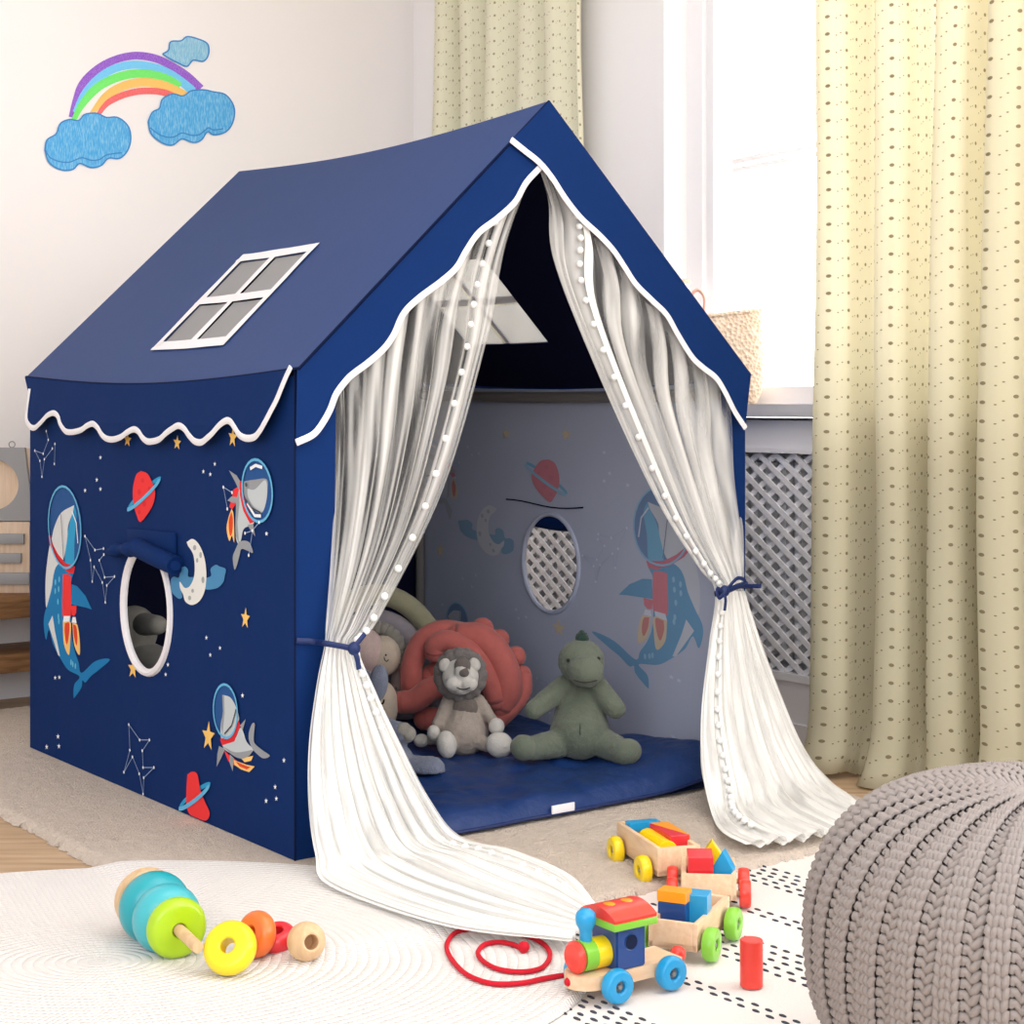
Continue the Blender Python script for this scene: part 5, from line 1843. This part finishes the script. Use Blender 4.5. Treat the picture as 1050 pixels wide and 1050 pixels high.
def cyl_block(R, h, p, rot, m_, label):
    mb = MB(); mb.lathe([(0, 0), (R - .001, 0), (R, .001), (R, h - .001), (R - .001, h), (0, h)], 36)
    o = mb.build('toy_block', m_); o.location = p; o.rotation_euler = rot
    return tag(o, label, 'toy block')


# wagon with green wheels
w1 = on_floor(729.5, 986, .005); w2_ = on_floor(752, 964, .005)
bk_ = (w2_ - w1).normalized(); rt = Vector((bk_.y, -bk_.x, 0)); WBg = (w2_ - w1).length
WID2 = .074
base = w1 - bk_ * .022 - rt * (WID2 / 2 + .014)
g2w = wagon('open wooden wagon with green wheels right behind the locomotive', base, bk_, M['tgreen'], WID2, WBg + .050, .040, .0245, .017, (.022, .022 + WBg))
zi = .028
block([(-.021, 0), (-.010, 0), (-.010, .016), (.010, .016), (.010, 0), (.021, 0), (.021, .046), (-.021, .046)], .028, g2w, .044, .012, zi, PI / 2, M['tnavy'], 'deep blue arch block in the wagon with green wheels')
block(rectp(.044, .016), .030, g2w, .044, .012, zi + .0465, PI / 2, M['torg'], 'amber block lying on the deep blue arch block')
block(rectp(.032, .056), .034, g2w, .066, -.0175, zi, PI / 2 + .12, M['tblue'], 'sky blue block beside the amber block')
# wagon with red wheels
p1 = on_floor(697, 931, .005); p2 = on_floor(757, 936, .005)
bk3 = Vector((.10, .995, 0)).normalized(); rt3 = Vector((bk3.y, -bk3.x, 0))
mid3 = (p1 + p2) / 2; mid3.z = 0
g3w = wagon('open wooden wagon with red wheels in the middle of the train', mid3, bk3, M['tred'], (p2 - p1).length - .006, .110, .040, .0225, .016, (.020, .088))
block(rectp(.040, .056), .040, g3w, .036, .014, .027, .06, M['redp'], 'big red block at the front left of the wagon with red wheels', tilt=-.12)
block([(-.0165, 0), (.0165, 0), (.0165, .034), (0, .062), (-.0165, .034)], .022, g3w, .030, -.024, .027, PI / 2 - .25, M['tblue'], 'sky blue pointed block at the right of the wagon with red wheels')
block([(-.018, 0), (.018, 0), (.018, .040), (0, .066), (-.018, .040)], .022, g3w, .074, -.006, .027, PI / 2, M['tyel'], 'yellow pointed block behind the red block')
# wagon with yellow wheels, half on the shag rug
w1 = on_floor(670, 908, .016); w2_ = on_floor(641, 887, .016)
bk4 = (w2_ - w1).normalized(); rt4 = Vector((bk4.y, -bk4.x, 0)); WB4 = (w2_ - w1).length
WID4 = .076
sh = bk4 * .046
base = w1 - bk4 * .030 + rt4 * (WID4 / 2 + .014) + sh
g4w = wagon('open wooden wagon with yellow wheels, last in the train on the shag rug', base, bk4, M['tyel'], WID4, WB4 + .062, .046, .0245, .020, (.030, .030 + WB4))
for o in ():
    pass
L4 = WB4 + .062
zi = .031
block([(.019 * math.cos(a), .019 * math.sin(a)) for a in [2 * PI * i / 24 for i in range(24)]], .092, g4w, L4 * .40, WID4 / 2 - .030, zi + .019, PI / 2, M['tyel'], 'yellow cylinder block along the left side of the last wagon')
block(rectp(.058, .014), .022, g4w, L4 * .84 + .002, .0, zi + .026, PI / 2, M['tblue'], 'sky blue block across the back of the last wagon')
for (poly, mm_, nm_) in (([(-.048, -.017), (.048, .017), (-.048, .017)], M['redp'], 'red wedge block in the last wagon'), ([(-.048, -.0185), (.048, -.0185), (.048, .0155)], M['torg'], 'amber wedge block lying against the red wedge in the last wagon')):
    mb = MB(); mb.prism(poly, lambda p, d: Vector((p[0], p[1], d)), 0, .044)
    o = mb.build('toy_block', mm_, smooth=False)
    bv = o.modifiers.new('bevel', 'BEVEL'); bv.width = .001; bv.segments = 2
    mtx = WM(g4w) @ Matrix.Translation((L4 * .44, -.0165, zi)); o.location = mtx.translation; o.rotation_euler = mtx.to_euler()
    tag(o, nm_, 'toy block')
# red arch block standing between the wagons
pp_ = on_floor(690, 918, .005)
mb = MB(); mb.box((0, 0, .018), (.020, .026, .036), .0012)
# red cylinder standing on the rug
pc = on_floor(770.5, 1011, .005)
cyl_block(.0158, .064, (pc.x, pc.y, gz(pc.x, pc.y)), (0, 0, 0), M['tred'], 'red cylinder block standing alone on the woven rug')

# ================================================================== KNITTED POUF
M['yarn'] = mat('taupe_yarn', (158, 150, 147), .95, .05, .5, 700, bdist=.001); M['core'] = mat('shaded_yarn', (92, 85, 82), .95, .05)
PR_, PH_ = .274, .360
pcx = Vector((.621, 1.965, 0))
pf = thing('knitted_pouf', 'chunky taupe knitted pouf at the right edge of the rug', 'pouf', (pcx.x, pcx.y, .0038))


def prof_(a):
    """a from -1 (bottom centre) .. 1 (top centre)"""
    q_ = a * PI / 2
    c_, s_ = math.cos(q_), math.sin(q_)
    r = PR_ * (abs(c_) ** .62)
    z = PH_ / 2 + PH_ / 2 * math.copysign(abs(s_) ** .86, s_)
    if a > 0: z -= .030 * max(0, 1 - r / .10) ** 2
    return r, z


def surf(th, a, off=0.0):
    r, z = prof_(a); r2, z2 = prof_(min(1, a + .004)); r1, z1 = prof_(max(-1, a - .004))
    dr, dz = r2 - r1, z2 - z1
    l_ = math.hypot(dr, dz) or 1
    nr, nz = dz / l_, -dr / l_
    return Vector(((r + nr * off) * math.cos(th), (r + nr * off) * math.sin(th), max(z + nz * off, .004)))


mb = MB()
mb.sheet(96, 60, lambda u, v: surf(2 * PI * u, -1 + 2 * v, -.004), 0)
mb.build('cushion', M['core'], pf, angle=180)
# arc-length table
NA = 400
tab = [prof_(-1 + 2 * i / NA) for i in range(NA + 1)]
arc_ = [0]
for i in range(NA): arc_.append(arc_[-1] + math.hypot(tab[i + 1][0] - tab[i][0], tab[i + 1][1] - tab[i][1]))
TOT = arc_[-1]


def a_at(s):
    import bisect
    i = min(max(bisect.bisect_left(arc_, s), 1), NA)
    f_ = (s - arc_[i - 1]) / max(arc_[i] - arc_[i - 1], 1e-9)
    return -1 + 2 * (i - 1 + f_) / NA


mb = MB()
NP = 34; PITCH = .0112
s0, s1_ = .16, TOT - .012
nrow = int((s1_ - s0) / PITCH)
per = 2 * PI / NP
rndp = random.Random(5)
for j in range(nrow):
    s = s0 + j * PITCH
    A0_ = a_at(s); r_, z_ = prof_(A0_)
    kf = min(1.0, r_ / PR_ * 1.05 + .05)
    ry = .0058 * (0.35 + .65 * kf)
    nsec = 9 if kf > .4 else 5
    for i in range(NP):
        th0 = i * per + rndp.uniform(-.004, .004)
        # purl rib: a wavy strand across 46% of the period
        w = per * .50
        pts = []
        for k in range(nsec):
            q_ = k / (nsec - 1)
            wv = math.sin(q_ * 2 * PI * 1.5) * PITCH * .40
            up_ = -.0012 - .004 * (1 - math.sin(PI * q_)) * 0 + .0016 * math.sin(q_ * 2 * PI * 2)
            pts.append(surf(th0 + w * q_, a_at(min(max(s + wv, .02), TOT - .004)), -.001 + up_))
        mb.tube(pts, ry * .84, 6, caps=False)
        # knit rib: two columns of V stitches
        cw = per * .50 / 2
        for c in range(2):
            tc_ = th0 + w + cw * (c + .5)
            for sg_ in (-1, 1):
                p0 = surf(tc_ + sg_ * cw * .36, a_at(min(s + PITCH * .62, TOT - .003)), .0035)
                pm = surf(tc_ + sg_ * cw * .27, a_at(min(s + PITCH * .1, TOT - .003)), .0072)
                p1 = surf(tc_ + sg_ * cw * .12, a_at(max(s - PITCH * .55, .02)), .0025)
                mb.tube([p0, pm, p1], [ry * .55, ry * .78, ry * .55], 6, caps=False)
kn = mb.build('knit_cover', M['yarn'], pf, angle=180)
